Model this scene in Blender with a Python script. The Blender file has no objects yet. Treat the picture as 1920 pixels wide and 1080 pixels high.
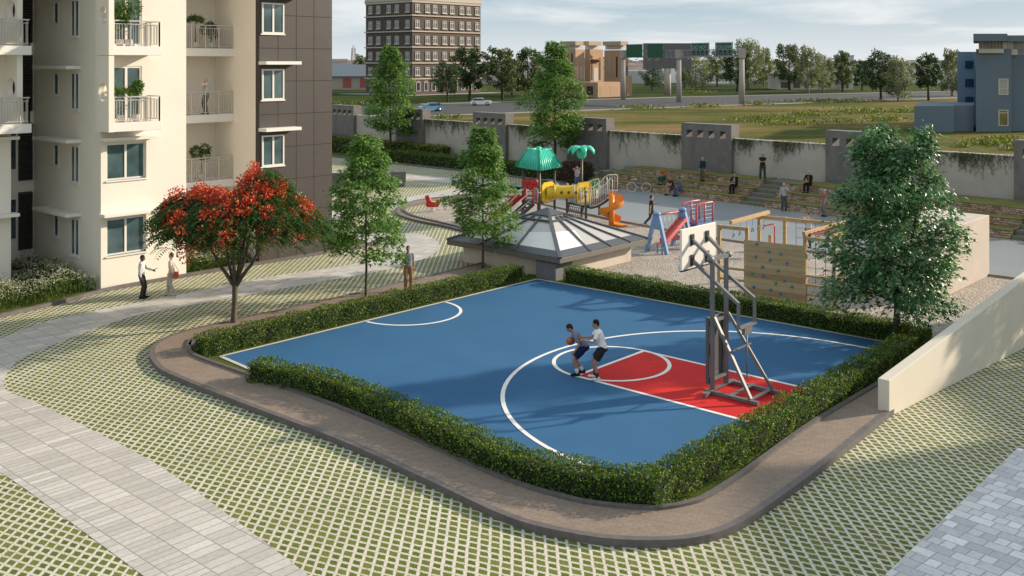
import bpy, bmesh, math, random
import numpy as np
from mathutils import Vector, Matrix
R=math.radians
# ------------------------------------------------------------------ camera, light, exposure
F=1890.0; HY=118.0; H=9.2                      # focal length in px of a 1920 px wide frame, horizon row, eye height
SUN_AZ=R(20); SUN_EL=R(21.5)                   # azimuth from +X towards +Y
scene=bpy.context.scene; col=scene.collection
cam=bpy.data.cameras.new('camera'); camo=bpy.data.objects.new('camera',cam); col.objects.link(camo)
camo.location=(0,0,H); camo.rotation_euler=(R(90),0,0)
cam.sensor_width=36; cam.lens=36*F/1920; cam.shift_y=-(540-HY)/1920; cam.clip_end=6000; cam.clip_start=.1
scene.camera=camo
W=bpy.data.worlds.new('World'); scene.world=W; W.use_nodes=True
nt=W.node_tree; bg=nt.nodes['Background']
def N(t,typ,**kw):
    n=t.nodes.new(typ)
    for k,v in kw.items():
        if k=='i':
            for a,b in v.items(): n.inputs[a].default_value=b
        else: setattr(n,k,v)
    return n
def Lk(t,a,b): t.links.new(a,b)
sky=N(nt,'ShaderNodeTexSky',sky_type='NISHITA',sun_disc=False,sun_elevation=SUN_EL,sun_rotation=R(90)-SUN_AZ,altitude=50,air_density=1,dust_density=1.2,ozone_density=1.5)
tc=N(nt,'ShaderNodeTexCoord'); mp=N(nt,'ShaderNodeMapping'); mp.inputs['Scale'].default_value=(3.2,3.2,26)
Lk(nt,tc.outputs['Generated'],mp.inputs[0])
nz=N(nt,'ShaderNodeTexNoise',i={'Scale':1.7,'Detail':9,'Roughness':.56,'Distortion':.3}); Lk(nt,mp.outputs[0],nz.inputs['Vector'])
cr=N(nt,'ShaderNodeValToRGB'); cr.color_ramp.elements[0].position=.36; cr.color_ramp.elements[1].position=.62
Lk(nt,nz.outputs[0],cr.inputs[0])
sep=N(nt,'ShaderNodeSeparateXYZ'); Lk(nt,tc.outputs['Generated'],sep.inputs[0])
hz=N(nt,'ShaderNodeMapRange',i={1:-.002,2:.05,3:.97,4:.12}); Lk(nt,sep.outputs[2],hz.inputs[0])
mxf=N(nt,'ShaderNodeMath',operation='MAXIMUM'); Lk(nt,cr.outputs[0],mxf.inputs[0]); Lk(nt,hz.outputs[0],mxf.inputs[1])
mf2=N(nt,'ShaderNodeMath',operation='MULTIPLY',i={1:.93}); Lk(nt,mxf.outputs[0],mf2.inputs[0])
# clear air: the blue of the sky a little above the horizon
skym=N(nt,'ShaderNodeMixRGB',i={0:.85,2:(2.9,3.95,4.75,1)}); Lk(nt,sky.outputs[0],skym.inputs[1])
mix=N(nt,'ShaderNodeMixRGB',i={2:(6.0,6.2,6.3,1)}); Lk(nt,mf2.outputs[0],mix.inputs[0]); Lk(nt,skym.outputs[0],mix.inputs[1])
Lk(nt,mix.outputs[0],bg.inputs[0]); bg.inputs[1].default_value=.105
sl=bpy.data.lights.new('sun','SUN'); sl.energy=4.6; sl.angle=R(1.3); sl.color=(1,.85,.66)
so=bpy.data.objects.new('sun',sl); col.objects.link(so)
sd=Vector((math.cos(SUN_EL)*math.cos(SUN_AZ),math.cos(SUN_EL)*math.sin(SUN_AZ),math.sin(SUN_EL)))
so.rotation_euler=sd.to_track_quat('Z','Y').to_euler(); so.location=sd*60
vs=scene.view_settings; vs.view_transform='Standard'; vs.look='None'; vs.gamma=1; vs.use_curve_mapping=False; vs.exposure=.42
# ------------------------------------------------------------------ helpers
U=Vector((.7428,-.6695,0)); V=Vector((.6695,.7428,0)); Z=Vector((0,0,1))     # axes of the court and the flats
WD=Vector((.7,-.714,0)).normalized(); WN=Vector((-.714,-.7,0)).normalized(); WO=Vector((-8.13,95.9,0))  # boundary wall line
def UV(u,v,z=0): return U*u+V*v+Z*z
def WP(t,o=0,z=0): return WO+WD*(t*.935)+WN*o+Z*z
def G(px,py,z=0): d=F*(H-z)/(py-HY); return Vector(((px-960)/F*d,d,z))
def at(px,py,d): return Vector(((px-960)/F*d,d,H-(py-HY)/F*d))
def tag(o,label=None,cat=None,group=None,kind=None):
    for k,v in (('label',label),('category',cat),('group',group),('kind',kind)):
        if v: o[k]=v
    return o
def empty(name,loc,label,cat,group=None,rz=0,kind=None):
    o=bpy.data.objects.new(name,None); col.objects.link(o); o.location=loc; o.rotation_euler=(0,0,rz); o.empty_display_size=.2
    return tag(o,label,cat,group,kind)
TO=Vector((8.56,73.2,0)); TD=Vector((10.3,-12.2,0)).normalized(); TN=Vector((TD.y,-TD.x,0))   # front edge of the terraces
def TP(t,o=0,z=0): return TO+TD*t+TN*o+Z*z
class MB:
    def __init__(s): s.v=[]; s.f=[]; s.m=[]; s.cm=0; s.sm=[]; s.csm=False
    def add(s,vs,fs):
        b=len(s.v); s.v.extend([tuple(p) for p in vs]); s.f.extend([tuple(b+i for i in f) for f in fs])
        s.m.extend([s.cm]*len(fs)); s.sm.extend([s.csm]*len(fs))
    def obox(s,c,ax,ay,az):      # centre and three half vectors
        c=Vector(c); P=[c+ax*i+ay*j+az*k for k in(-1,1) for j in(-1,1) for i in(-1,1)]
        q=[(0,2,3,1),(4,5,7,6),(0,1,5,4),(2,6,7,3),(0,4,6,2),(1,3,7,5)]
        if ax.cross(ay).dot(az)<0: q=[f[::-1] for f in q]
        s.add(P,q)
    def box(s,x0,x1,y0,y1,z0,z1): s.obox(((x0+x1)/2,(y0+y1)/2,(z0+z1)/2),Vector((abs(x1-x0)/2,0,0)),Vector((0,abs(y1-y0)/2,0)),Vector((0,0,abs(z1-z0)/2)))
    def uvbox(s,u0,u1,v0,v1,z0,z1): s.obox(UV((u0+u1)/2,(v0+v1)/2,(z0+z1)/2),U*(abs(u1-u0)/2),V*(abs(v1-v0)/2),Z*(abs(z1-z0)/2))
    def wbox(s,t0,t1,o0,o1,z0,z1): s.obox(WP((t0+t1)/2,(o0+o1)/2,(z0+z1)/2),WD*(abs(t1-t0)*.4675),WN*(abs(o1-o0)/2),Z*(abs(z1-z0)/2))
    def tbox(s,t0,t1,o0,o1,z0,z1): s.obox(TP((t0+t1)/2,(o0+o1)/2,(z0+z1)/2),TD*(abs(t1-t0)/2),TN*(abs(o1-o0)/2),Z*(abs(z1-z0)/2))
    def bar(s,a,b,w,h=None,up=Z):
        a=Vector(a);b=Vector(b);d=b-a;L=d.length
        if L<1e-6:return
        d/=L
        if abs(d.dot(up))>.98: up=Vector((0,1,0)) if abs(d.y)<.9 else Vector((1,0,0))
        x=d.cross(up).normalized(); y=x.cross(d)
        s.obox((a+b)/2,d*(L/2),x*(w/2),y*((h or w)/2))
    def tube(s,pts,r,n=8,cap=True,rb=None,side=None):     # round or elliptic sweep; r / rb may be lists
        pts=[Vector(p) for p in pts]; k=len(pts)
        rr=r if isinstance(r,(list,tuple)) else [r]*k
        r2=rb if rb is not None else rr
        if not isinstance(r2,(list,tuple)): r2=[r2]*k
        vs=[];x=None
        for i in range(k):
            d=(pts[min(i+1,k-1)]-pts[max(i-1,0)]).normalized()
            if side is not None: x=Vector(side)
            elif x is None: x=d.orthogonal()
            x=(x-d*x.dot(d))
            if x.length<1e-5: x=d.orthogonal()
            x.normalize(); y=d.cross(x)
            for j in range(n):
                a=2*math.pi*j/n; vs.append(pts[i]+x*(math.cos(a)*rr[i])+y*(math.sin(a)*r2[i]))
        fs=[(i*n+j,i*n+(j+1)%n,(i+1)*n+(j+1)%n,(i+1)*n+j) for i in range(k-1) for j in range(n)]
        if cap: fs+=[tuple(range(n))[::-1],tuple((k-1)*n+j for j in range(n))]
        o=s.csm; s.csm=True; s.add(vs,fs); s.csm=o
    def ell(s,c,r,n=12,m=8,rot=None):
        c=Vector(c); vs=[];
        for i in range(m+1):
            t=math.pi*i/m
            for j in range(n):
                a=2*math.pi*j/n; p=Vector((r[0]*math.sin(t)*math.cos(a),r[1]*math.sin(t)*math.sin(a),r[2]*math.cos(t)))
                vs.append(c+(rot@p if rot else p))
        fs=[(i*n+j,(i+1)*n+j,(i+1)*n+(j+1)%n,i*n+(j+1)%n) for i in range(m) for j in range(n)]
        o=s.csm; s.csm=True; s.add(vs,fs); s.csm=o
    def prism(s,poly,z0,z1):     # poly: ccw list of (x,y)
        n=len(poly); vs=[(p[0],p[1],z0) for p in poly]+[(p[0],p[1],z1) for p in poly]
        s.add(vs,[tuple(range(n))[::-1],tuple(range(n,2*n))]+[(i,(i+1)%n,n+(i+1)%n,n+i) for i in range(n)])
    def xprism(s,prof,o,ax,ay,az,half):   # profile in plane (ax,ay), extruded +-half along az
        n=len(prof); vs=[o+ax*p[0]+ay*p[1]-az*half for p in prof]+[o+ax*p[0]+ay*p[1]+az*half for p in prof]
        s.add(vs,[tuple(range(n))[::-1],tuple(range(n,2*n))]+[(i,(i+1)%n,n+(i+1)%n,n+i) for i in range(n)])
    def build(s,name,mat,parent=None,bevel=0,loc=None,fix=False):
        me=bpy.data.meshes.new(name); o0=Vector(loc) if loc is not None else None
        pts=[tuple(Vector(p)-o0) for p in s.v] if o0 is not None else s.v
        me.from_pydata(pts,[],s.f); me.update()
        for m in (mat if isinstance(mat,(list,tuple)) else [mat]): me.materials.append(m)
        if any(s.m): me.polygons.foreach_set('material_index',s.m)
        me.polygons.foreach_set('use_smooth',s.sm)
        if bevel or fix:
            b=bmesh.new(); b.from_mesh(me); bmesh.ops.recalc_face_normals(b,faces=b.faces)
            if bevel:
                es=[e for e in b.edges if len(e.link_faces)==2 and e.calc_face_angle(0)>.6]
                bmesh.ops.bevel(b,geom=es,offset=bevel,segments=1,affect='EDGES',profile=.5,clamp_overlap=True)
            b.to_mesh(me); b.free()
        o=bpy.data.objects.new(name,me); col.objects.link(o)
        if o0 is not None: o.location=o0
        if parent is not None:
            o.parent=parent
            if o0 is None: o.matrix_parent_inverse=PM(parent).inverted()   # world-coordinate mesh under a placed empty
        return o
def PM(p): return Matrix.Translation(p.location)@p.rotation_euler.to_matrix().to_4x4()
def sheet(name,poly,z,mat,kind='structure'):
    b=bmesh.new(); vs=[b.verts.new((p[0],p[1],z)) for p in poly]; es=[b.edges.new((vs[i],vs[(i+1)%len(vs)])) for i in range(len(vs))]
    bmesh.ops.triangle_fill(b,edges=es,use_beauty=True)
    for f in b.faces:
        f.normal_update()
        if f.normal.z<0: f.normal_flip()
    me=bpy.data.meshes.new(name); b.to_mesh(me); b.free(); me.materials.append(mat)
    o=bpy.data.objects.new(name,me); col.objects.link(o)
    if kind: o['kind']=kind
    return o
def smooth(pts,n=6,closed=False):
    out=[];k=len(pts); P=[Vector(p) for p in pts]
    for i in range(k if closed else k-1):
        g=(lambda j:P[j%k]) if closed else (lambda j:P[max(0,min(k-1,j))])
        a,b,c,d=g(i-1),g(i),g(i+1),g(i+2)
        for t in range(n):
            t/=n; out.append(.5*((2*b)+(c-a)*t+(2*a-5*b+4*c-d)*t*t+(3*b-a-3*c+d)*t**3))
    if not closed: out.append(P[-1])
    return out
def offset(pts,d):
    out=[]
    for i,p in enumerate(pts):
        t=(pts[min(i+1,len(pts)-1)]-pts[max(i-1,0)]); t.z=0; t.normalize(); out.append(p+Vector((t.y,-t.x,0))*d)
    return out
def strip(mb,pts,w,z0,z1):      # kerb: rectangular section of width w, to the right of the line
    q=offset(pts,w); n=len(pts); vs=[]
    for a,b in zip(pts,q): vs+=[(a.x,a.y,z0),(a.x,a.y,z1),(b.x,b.y,z1),(b.x,b.y,z0)]
    fs=[(4*i+j,4*i+(j+1)%4,4*i+4+(j+1)%4,4*i+4+j) for i in range(n-1) for j in range(4)]+[(0,1,2,3),(4*n-1,4*n-2,4*n-3,4*n-4)]
    mb.add(vs,fs)
def copy_tree(o,parent=None):
    c=o.copy(); col.objects.link(c)
    if parent: c.parent=parent
    for ch in [x for x in o.children]: copy_tree(ch,c)
    return c
# ------------------------------------------------------------------ materials
MATS={}
def mat(name,c,rough=.6,metal=0,noise=0,nscale=3,bump=0,bscale=30,spec=.5,trans=0,coat=0):
    if name in MATS: return MATS[name]
    m=bpy.data.materials.new(name); m.use_nodes=True; t=m.node_tree; p=t.nodes['Principled BSDF']
    p.inputs['Base Color'].default_value=(*c,1); p.inputs['Roughness'].default_value=rough; p.inputs['Metallic'].default_value=metal
    p.inputs['Specular IOR Level'].default_value=spec; p.inputs['Coat Weight'].default_value=coat
    tcn=N(t,'ShaderNodeTexCoord')
    if noise:
        n=N(t,'ShaderNodeTexNoise',i={'Scale':nscale,'Detail':6,'Roughness':.6}); Lk(t,tcn.outputs['Object'],n.inputs['Vector'])
        r=N(t,'ShaderNodeMapRange',i={1:.25,2:.75,3:1-noise,4:1+noise}); Lk(t,n.outputs[0],r.inputs[0])
        mu=N(t,'ShaderNodeVectorMath',operation='SCALE',i={0:c}); Lk(t,r.outputs[0],mu.inputs['Scale']); Lk(t,mu.outputs[0],p.inputs['Base Color'])
    if bump:
        n2=N(t,'ShaderNodeTexNoise',i={'Scale':bscale,'Detail':4}); Lk(t,tcn.outputs['Object'],n2.inputs['Vector'])
        bb=N(t,'ShaderNodeBump',i={'Strength':bump,'Distance':.02}); Lk(t,n2.outputs[0],bb.inputs['Height']); Lk(t,bb.outputs[0],p.inputs['Normal'])
    MATS[name]=m; return m
def leafmat(name,stops,rough=.45,trans=.25,spec=.4):   # colour varies leaf by leaf
    m=bpy.data.materials.new(name); m.use_nodes=True; t=m.node_tree; p=t.nodes['Principled BSDF']
    g=N(t,'ShaderNodeNewGeometry'); r=N(t,'ShaderNodeValToRGB'); e=r.color_ramp.elements
    e[0].position=stops[0][0]; e[0].color=(*stops[0][1],1); e[1].position=stops[-1][0]; e[1].color=(*stops[-1][1],1)
    for a,c in stops[1:-1]: x=e.new(a); x.color=(*c,1)
    Lk(t,g.outputs['Random Per Island'],r.inputs[0]); Lk(t,r.outputs[0],p.inputs['Base Color'])
    p.inputs['Roughness'].default_value=rough; p.inputs['Specular IOR Level'].default_value=spec
    tr=N(t,'ShaderNodeBsdfTranslucent'); mx=N(t,'ShaderNodeMixShader',i={0:trans}); br=N(t,'ShaderNodeMixRGB',blend_type='MULTIPLY',i={0:1,2:(1.5,1.6,.7,1)})
    Lk(t,r.outputs[0],br.inputs[1]); Lk(t,br.outputs[0],tr.inputs[0]); Lk(t,p.outputs[0],mx.inputs[1]); Lk(t,tr.outputs[0],mx.inputs[2])
    Lk(t,mx.outputs[0],t.nodes['Material Output'].inputs[0]); return m
def shader(name):
    m=bpy.data.materials.new(name); m.use_nodes=True; t=m.node_tree; return m,t,t.nodes['Principled BSDF']
def mth(t,op,a,b=None,c=None):
    n=N(t,'ShaderNodeMath',operation=op)
    for i,x in enumerate((a,b,c)):
        if x is None: continue
        if isinstance(x,(int,float)): n.inputs[i].default_value=x
        else: Lk(t,x,n.inputs[i])
    return n.outputs[0]
def noise(t,vec,scale,detail=5,rough=.6,out=0):
    n=N(t,'ShaderNodeTexNoise',i={'Scale':scale,'Detail':detail,'Roughness':rough}); Lk(t,vec,n.inputs['Vector']); return n.outputs[out]
def ramp(t,fac,stops):
    r=N(t,'ShaderNodeValToRGB'); e=r.color_ramp.elements
    e[0].position=stops[0][0]; e[0].color=(*stops[0][1],1); e[1].position=stops[-1][0]; e[1].color=(*stops[-1][1],1)
    for a,c in stops[1:-1]: x=e.new(a); x.color=(*c,1)
    Lk(t,fac,r.inputs[0]); return r.outputs[0]
def mixc(t,fac,a,b,mode='MIX'):
    n=N(t,'ShaderNodeMixRGB',blend_type=mode)
    for i,x in ((0,fac),(1,a),(2,b)):
        if isinstance(x,(int,float)): n.inputs[i].default_value=x
        elif isinstance(x,tuple): n.inputs[i].default_value=(*x,1)
        else: Lk(t,x,n.inputs[i])
    return n.outputs[0]
def pos(t): return N(t,'ShaderNodeNewGeometry').outputs['Position']
def bumpn(t,p,h,strength=.4,dist=.02):
    b=N(t,'ShaderNodeBump',i={'Strength':strength,'Distance':dist}); Lk(t,h,b.inputs['Height']); Lk(t,b.outputs[0],p.inputs['Normal'])
def grass_paver():
    m,t,p=shader('grass_paver'); P=pos(t); s=N(t,'ShaderNodeSeparateXYZ'); Lk(t,P,s.inputs[0])
    x=mth(t,'DIVIDE',s.outputs[0],.212); ci=mth(t,'FLOOR',x); fx=mth(t,'SUBTRACT',mth(t,'FRACT',x),.5)
    y0=mth(t,'DIVIDE',s.outputs[1],.225); y1=mth(t,'ADD',y0,mth(t,'MULTIPLY',fx,.42)); y=mth(t,'ADD',y1,mth(t,'MULTIPLY',mth(t,'MODULO',mth(t,'ABSOLUTE',ci),2),.5))
    cj=mth(t,'FLOOR',y); fy=mth(t,'SUBTRACT',mth(t,'FRACT',y),.5)
    wob=mth(t,'MULTIPLY',mth(t,'SUBTRACT',noise(t,P,34,3),.5),.34)
    cv=N(t,'ShaderNodeCombineXYZ'); Lk(t,ci,cv.inputs[0]); Lk(t,cj,cv.inputs[1])
    wn=N(t,'ShaderNodeTexWhiteNoise'); Lk(t,cv.outputs[0],wn.inputs['Vector']); jit=mth(t,'MULTIPLY',mth(t,'SUBTRACT',wn.outputs['Value'],.5),.07)
    ex=mth(t,'SUBTRACT',mth(t,'SUBTRACT',mth(t,'ABSOLUTE',fx),.366),jit); ey=mth(t,'SUBTRACT',mth(t,'SUBTRACT',mth(t,'ABSOLUTE',fy),.358),jit)
    e=mth(t,'ADD',mth(t,'MAXIMUM',ex,ey),wob)
    msk=N(t,'ShaderNodeMapRange',i={1:-.03,2:.02,3:1,4:0}); Lk(t,e,msk.inputs[0]); mk=msk.outputs[0]
    gr=mixc(t,.5,noise(t,P,70,3),wn.outputs['Value'])
    gr=mixc(t,.3,gr,noise(t,P,.55,4,.7))
    g=ramp(t,gr,[(.15,(.075,.11,.016)),(.45,(.125,.17,.028)),(.64,(.175,.205,.045)),(.88,(.25,.22,.085))])
    # every second joint between the blocks
    jl=mth(t,'LESS_THAN',mth(t,'ABSOLUTE',mth(t,'SUBTRACT',mth(t,'ABSOLUTE',fy),.5)),.022)
    jx=mth(t,'MULTIPLY',jl,mth(t,'LESS_THAN',mth(t,'MODULO',mth(t,'ABSOLUTE',cj),2),.5))
    big=noise(t,P,.35,4); fine=noise(t,P,25,4)
    cc=ramp(t,mixc(t,.5,big,fine),[(.28,(.46,.42,.34)),(.5,(.61,.565,.47)),(.72,(.70,.66,.56))])
    cc=mixc(t,mth(t,'MULTIPLY',jl,.6),cc,(.18,.16,.13))
    Lk(t,mixc(t,mk,cc,g),p.inputs['Base Color']); p.inputs['Roughness'].default_value=.85; p.inputs['Specular IOR Level'].default_value=.25
    gh=mth(t,'MULTIPLY',mk,mth(t,'SUBTRACT',mth(t,'MULTIPLY',noise(t,P,90,3),1.2),.9)); bumpn(t,p,gh,.8,.03); return m
def stone_paving(name,ang,bw,bh,cols,gap=.012,squash=.7,off=.5,rough=.5,mort=.75):
    m,t,p=shader(name); mp=N(t,'ShaderNodeMapping'); mp.inputs['Rotation'].default_value=(0,0,ang); P=pos(t); Lk(t,P,mp.inputs[0])
    b=N(t,'ShaderNodeTexBrick',i={'Scale':1,'Mortar Size':gap,'Mortar Smooth':.1,'Bias':0,'Brick Width':bw,'Row Height':bh}); b.offset=off; b.squash=squash; b.squash_frequency=3; b.offset_frequency=2
    b.inputs['Color1'].default_value=(0,0,0,1); b.inputs['Color2'].default_value=(1,1,1,1); b.inputs['Mortar'].default_value=(.5,.5,.5,1); Lk(t,mp.outputs[0],b.inputs['Vector'])
    c=ramp(t,b.outputs['Color'],[(0,cols[0]),(.45,cols[1]),(.8,cols[2]),(1,cols[3])])
    c=mixc(t,.55,c,ramp(t,noise(t,P,9,8,.75),[(.32,(.55,.55,.55)),(.5,(1,1,1)),(.8,(1.12,1.12,1.12))]),'MULTIPLY')
    c=mixc(t,mth(t,'MULTIPLY',b.outputs['Fac'],mort),c,tuple(x*.35 for x in cols[1]))
    Lk(t,c,p.inputs['Base Color']); p.inputs['Roughness'].default_value=rough
    bumpn(t,p,mth(t,'SUBTRACT',mth(t,'MULTIPLY',noise(t,P,60,4),.25),b.outputs['Fac']),.35,.01); return m
# ------------------------------------------------------------------ ground and paving
M_paver=grass_paver()
M_path=stone_paving('path_stone',-math.atan2(U.y,U.x),.27,.62,[(.46,.43,.395),(.54,.505,.465),(.585,.55,.51),(.65,.615,.57)],.012)
M_slab=stone_paving('slab_stone',-math.atan2(U.y,U.x)+R(6),.46,.3,[(.48,.48,.49),(.62,.62,.63),(.70,.70,.705),(.80,.80,.80)],.012,.55)
M_walk=stone_paving('walk_brick',R(20),.22,.11,[(.235,.18,.14),(.255,.195,.152),(.27,.207,.162),(.285,.22,.172)],.006,1,.5,.75,.4)
M_kerb=mat('kerb_stone',(.13,.115,.11),.6,noise=.25,nscale=5,bump=.2)
def field_mat():
    m,t,p=shader('field'); P=pos(t); s=N(t,'ShaderNodeMapping'); s.inputs['Scale'].default_value=(.55,1.6,1); Lk(t,P,s.inputs[0])
    a=noise(t,s.outputs[0],.035,7,.62); b=noise(t,P,.9,6,.7)
    f=mixc(t,.28,a,b)
    c=ramp(t,f,[(.34,(.03,.045,.007)),(.45,(.06,.075,.012)),(.51,(.11,.105,.024)),(.56,(.19,.13,.05)),(.66,(.26,.155,.08))])
    Lk(t,c,p.inputs['Base Color']); p.inputs['Roughness'].default_value=.95; p.inputs['Specular IOR Level'].default_value=.1; bumpn(t,p,noise(t,P,4,6),.6,.15); return m
def lawn_mat(name,c0,c1,sc=.06):
    m,t,p=shader(name); P=pos(t); f=mixc(t,.4,noise(t,P,sc,5),noise(t,P,14,4))
    Lk(t,ramp(t,f,[(.35,c0),(.65,c1)]),p.inputs['Base Color']); p.inputs['Roughness'].default_value=.95; p.inputs['Specular IOR Level'].default_value=.1; bumpn(t,p,noise(t,P,40,3),.6,.05); return m
M_lawn=lawn_mat('lawn',(.055,.085,.014),(.11,.15,.03)); M_far=lawn_mat('far_grass',(.018,.034,.004),(.045,.065,.008),.02)
sheet('ground',[(-2500,-300),(2500,-300),(2500,3500),(-2500,3500)],-.012,field_mat())
sheet('far_lawn',[G(-500,172.5)+Vector((0,0,0)),G(640,200.5),G(1280,181.8),G(1793,170.8),G(2300,160),(1500,1400,0),(-1500,1400,0)],-.006,M_far)
sheet('estate_paving',[(-60,4,0),(45,4,0),WP(75,.2),WP(-45,.2)],-.004,M_paver)
M_asph=mat('asphalt',(.042,.043,.047),.85,noise=.18,nscale=.3,bump=.3,bscale=8)
sheet('road',[G(-500,235),G(813,217.5),G(1170,204.5),G(1793,183.5),G(2300,171),G(2300,160.5),G(1793,171),G(1280,182),G(1000,190),G(787,195.5),G(640,201),G(-500,173)],0,M_asph)
M_rim=mat('road_kerb',(.42,.40,.37),.8)
for i,pl in enumerate(([G(-300,228.8),G(813,217.5),G(1170,204.5),G(1793,183.5),G(2300,171)],[G(787,195.5),G(1000,190),G(1280,182),G(1793,171),G(2300,160.5)])):
    b=MB(); strip(b,[Vector(q) for q in pl],.5,-.02,.14); o=b.build('road_kerb',M_rim); o['kind']='structure'
b=MB()
for k in range(26):
    a=Vector(G(-300,214)).lerp(Vector(G(2200,168)),k/26); c=a.lerp(Vector(G(2200,168)),.018); 
    strip(b,[a,c],.18,.002,.006)
o=b.build('road_marking',mat('road_paint',(.45,.45,.43),.7)); o['kind']='structure'
# stone drive that sweeps round the court
inner=smooth([G(583,1082),G(441,975),G(290,868),G(150,795),G(62,752),G(17,735),G(8,718),G(22,688),G(67,660),G(233,598),G(333,577),G(500,547),G(633,523),G(735,503),G(797,484),G(822,468),G(822,455),G(800,442),G(750,437),G(640,438),G(590,440)],6)
outer=smooth([G(590,455),G(690,456),G(726,466),G(700,485),G(633,500),G(500,520),G(333,553),G(207,577),G(100,600),G(0,635),G(-110,690),G(-170,760),G(-120,830),G(0,886),G(110,963),G(272,1082)],6)
sheet('stone_drive',[*inner,*outer],.002,M_path)
sheet('stone_drive_band',[G(560,400),G(760,370),G(850,354),G(920,343),G(930,352),G(850,366),G(740,386),G(560,420)],.002,M_path)
sheet('stone_drive_band',[G(600,322),G(740,324),G(850,334),G(985,352),G(985,357),G(850,344),G(740,334),G(600,336)],.002,M_path)
sheet('slab_paving',[UV(-7.15,8),UV(-7.15,26),UV(-1,26),UV(-1,8)],.002,M_slab)
# raised brick walkway round the court
wo=smooth([G(905,497),G(770,530),G(633,563),G(433,607),G(333,631),G(292,651),G(280,669),G(289,690),G(318,710),G(460,768),G(640,837),G(800,911),G(951,982),G(1068,1013),G(1170,1026),G(1280,1025),G(1360,1007),G(1428,969),G(1540,887),G(1669,782)],5)
wo+= [UV(-10.1,30),UV(-10,40),UV(-10,50)]
wi=smooth([UV(-11.7,50),UV(-11.7,42),UV(-11.65,35),UV(-11.45,29.9),G(1529,796),G(1400,889),G(1323,940),G(1280,956),G(1223,963),G(1140,958),G(1068,945),G(951,909),G(800,841),G(640,773),G(470,711),G(373,676),G(358,660),G(366,642)]+[UV(-28.95,17.4),UV(-28.95,24),UV(-28.95,31.5)],5)
sheet('brick_walkway',[*wo,*wi],.13,M_walk)
b=MB(); strip(b,wo,-.16,-.01,.15); o=b.build('walkway_kerb',M_kerb); o['kind']='structure'
b=MB(); strip(b,wi,-.13,-.01,.19); o=b.build('walkway_kerb',M_kerb); o['kind']='structure'
# court and the lawn under its hedges
sheet('lawn',[UV(-28.9,16.2),UV(-28.9,32.4),UV(-28.4,34),UV(-11.6,34),UV(-11.35,29.9),*[G(x,y) for x,y in((1529,790),(1400,883),(1320,934),(1223,955),(1068,938),(951,902),(640,767),(470,706),(378,676))]],.02,M_lawn)
def court_mat(name,c):
    m,t,p=shader(name); P=pos(t); f=mixc(t,.5,noise(t,P,.5,5),noise(t,P,60,3))
    Lk(t,ramp(t,f,[(.3,tuple(x*.88 for x in c)),(.7,tuple(x*1.1 for x in c))]),p.inputs['Base Color']); p.inputs['Roughness'].default_value=.75; p.inputs['Specular IOR Level'].default_value=.12; bumpn(t,p,noise(t,P,150,2),.25,.006); return m
M_blue=court_mat('court_blue',(.043,.135,.270)); M_red=court_mat('court_red',(.62,.032,.03)); M_line=mat('line_paint',(.82,.8,.77),.6,noise=.06,nscale=2); M_edge=mat('court_edge',(.55,.53,.48),.7,noise=.1)
cq=[(-27.85,17.3),(-12.0,16.2),(-12.0,32.85),(-27.85,32.5)]
sheet('court',[UV(*q) for q in cq],.024,M_blue)
sheet('court_key',[UV(-18.38,23.2),UV(-12.0,23.2),UV(-12.0,26.66),UV(-18.38,26.66)],.028,M_red)
def lineb(b,pts,w=.075,z=.032):
    pts=[Vector(p) for p in pts]; l=offset(pts,-w/2); r=offset(pts,w/2); n=len(pts)
    b.add([(q.x,q.y,z) for q in l]+[(q.x,q.y,z) for q in r],[(i,i+1,n+i+1,n+i)[::-1] for i in range(n-1)])
def arc(u,v,r,a0,a1,n=48): return [UV(u+r*math.cos(R(a0+(a1-a0)*i/n)),v+r*math.sin(R(a0+(a1-a0)*i/n))) for i in range(n+1)]
b=MB(); w=.12
lineb(b,[UV(-18.38,23.14),UV(-18.38,26.72)],w); lineb(b,[UV(-18.44,23.2),UV(-12,23.2)],w,.0325); lineb(b,[UV(-18.44,26.66),UV(-12,26.66)],w,.0328)
lineb(b,arc(-18.38,24.93,1.76,0,360),w,.0335)
lineb(b,[UV(-12,31.8),UV(-13.75,31.72)]+arc(-13.75,24.95,6.75,90,270)+[UV(-13.75,18.2),UV(-12,18.1)],w,.034)
lineb(b,arc(-27.75,25.05,1.95,-90,90),w,.0335)
o=b.build('court_line',M_line); o['kind']='structure'
b=MB()
for a,c in((0,3),(3,2),(0,1)):
    lineb(b,[UV(*cq[a]),UV(*cq[c])],.13,.036 if a else .0365)
o=b.build('court_edge',M_edge); o['kind']='structure'
# playground ground
def gravel_mat():
    m,t,p=shader('gravel'); P=pos(t); v=N(t,'ShaderNodeTexVoronoi',i={'Scale':14}); Lk(t,P,v.inputs['Vector'])
    f=mixc(t,.45,noise(t,P,.8,6,.7),v.outputs['Color']); Lk(t,ramp(t,f,[(.25,(.24,.205,.175)),(.5,(.37,.325,.285)),(.75,(.52,.465,.41))]),p.inputs['Base Color']); p.inputs['Roughness'].default_value=.9
    bumpn(t,p,v.outputs['Distance'],.9,.04); return m
def floor_mat():
    m,t,p=shader('play_floor'); P=pos(t); f=mixc(t,.5,noise(t,P,.22,5),noise(t,P,45,3)); Lk(t,ramp(t,f,[(.3,(.20,.225,.245)),(.7,(.30,.32,.335))]),p.inputs['Base Color']); p.inputs['Roughness'].default_value=.42
    bumpn(t,p,noise(t,P,60,3),.2,.01); return m
gl=[G(785,394),G(842,384),G(980,374),G(1153,413),G(1340,447),G(1513,471),G(1853,516),G(1960,530)]
sheet('gravel',[*gl,UV(-11.9,44),UV(-11.75,33.6),UV(-28.9,33.6),UV(-33.2,33.0),G(905,437),G(840,419),G(788,403)],.004,gravel_mat())
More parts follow.
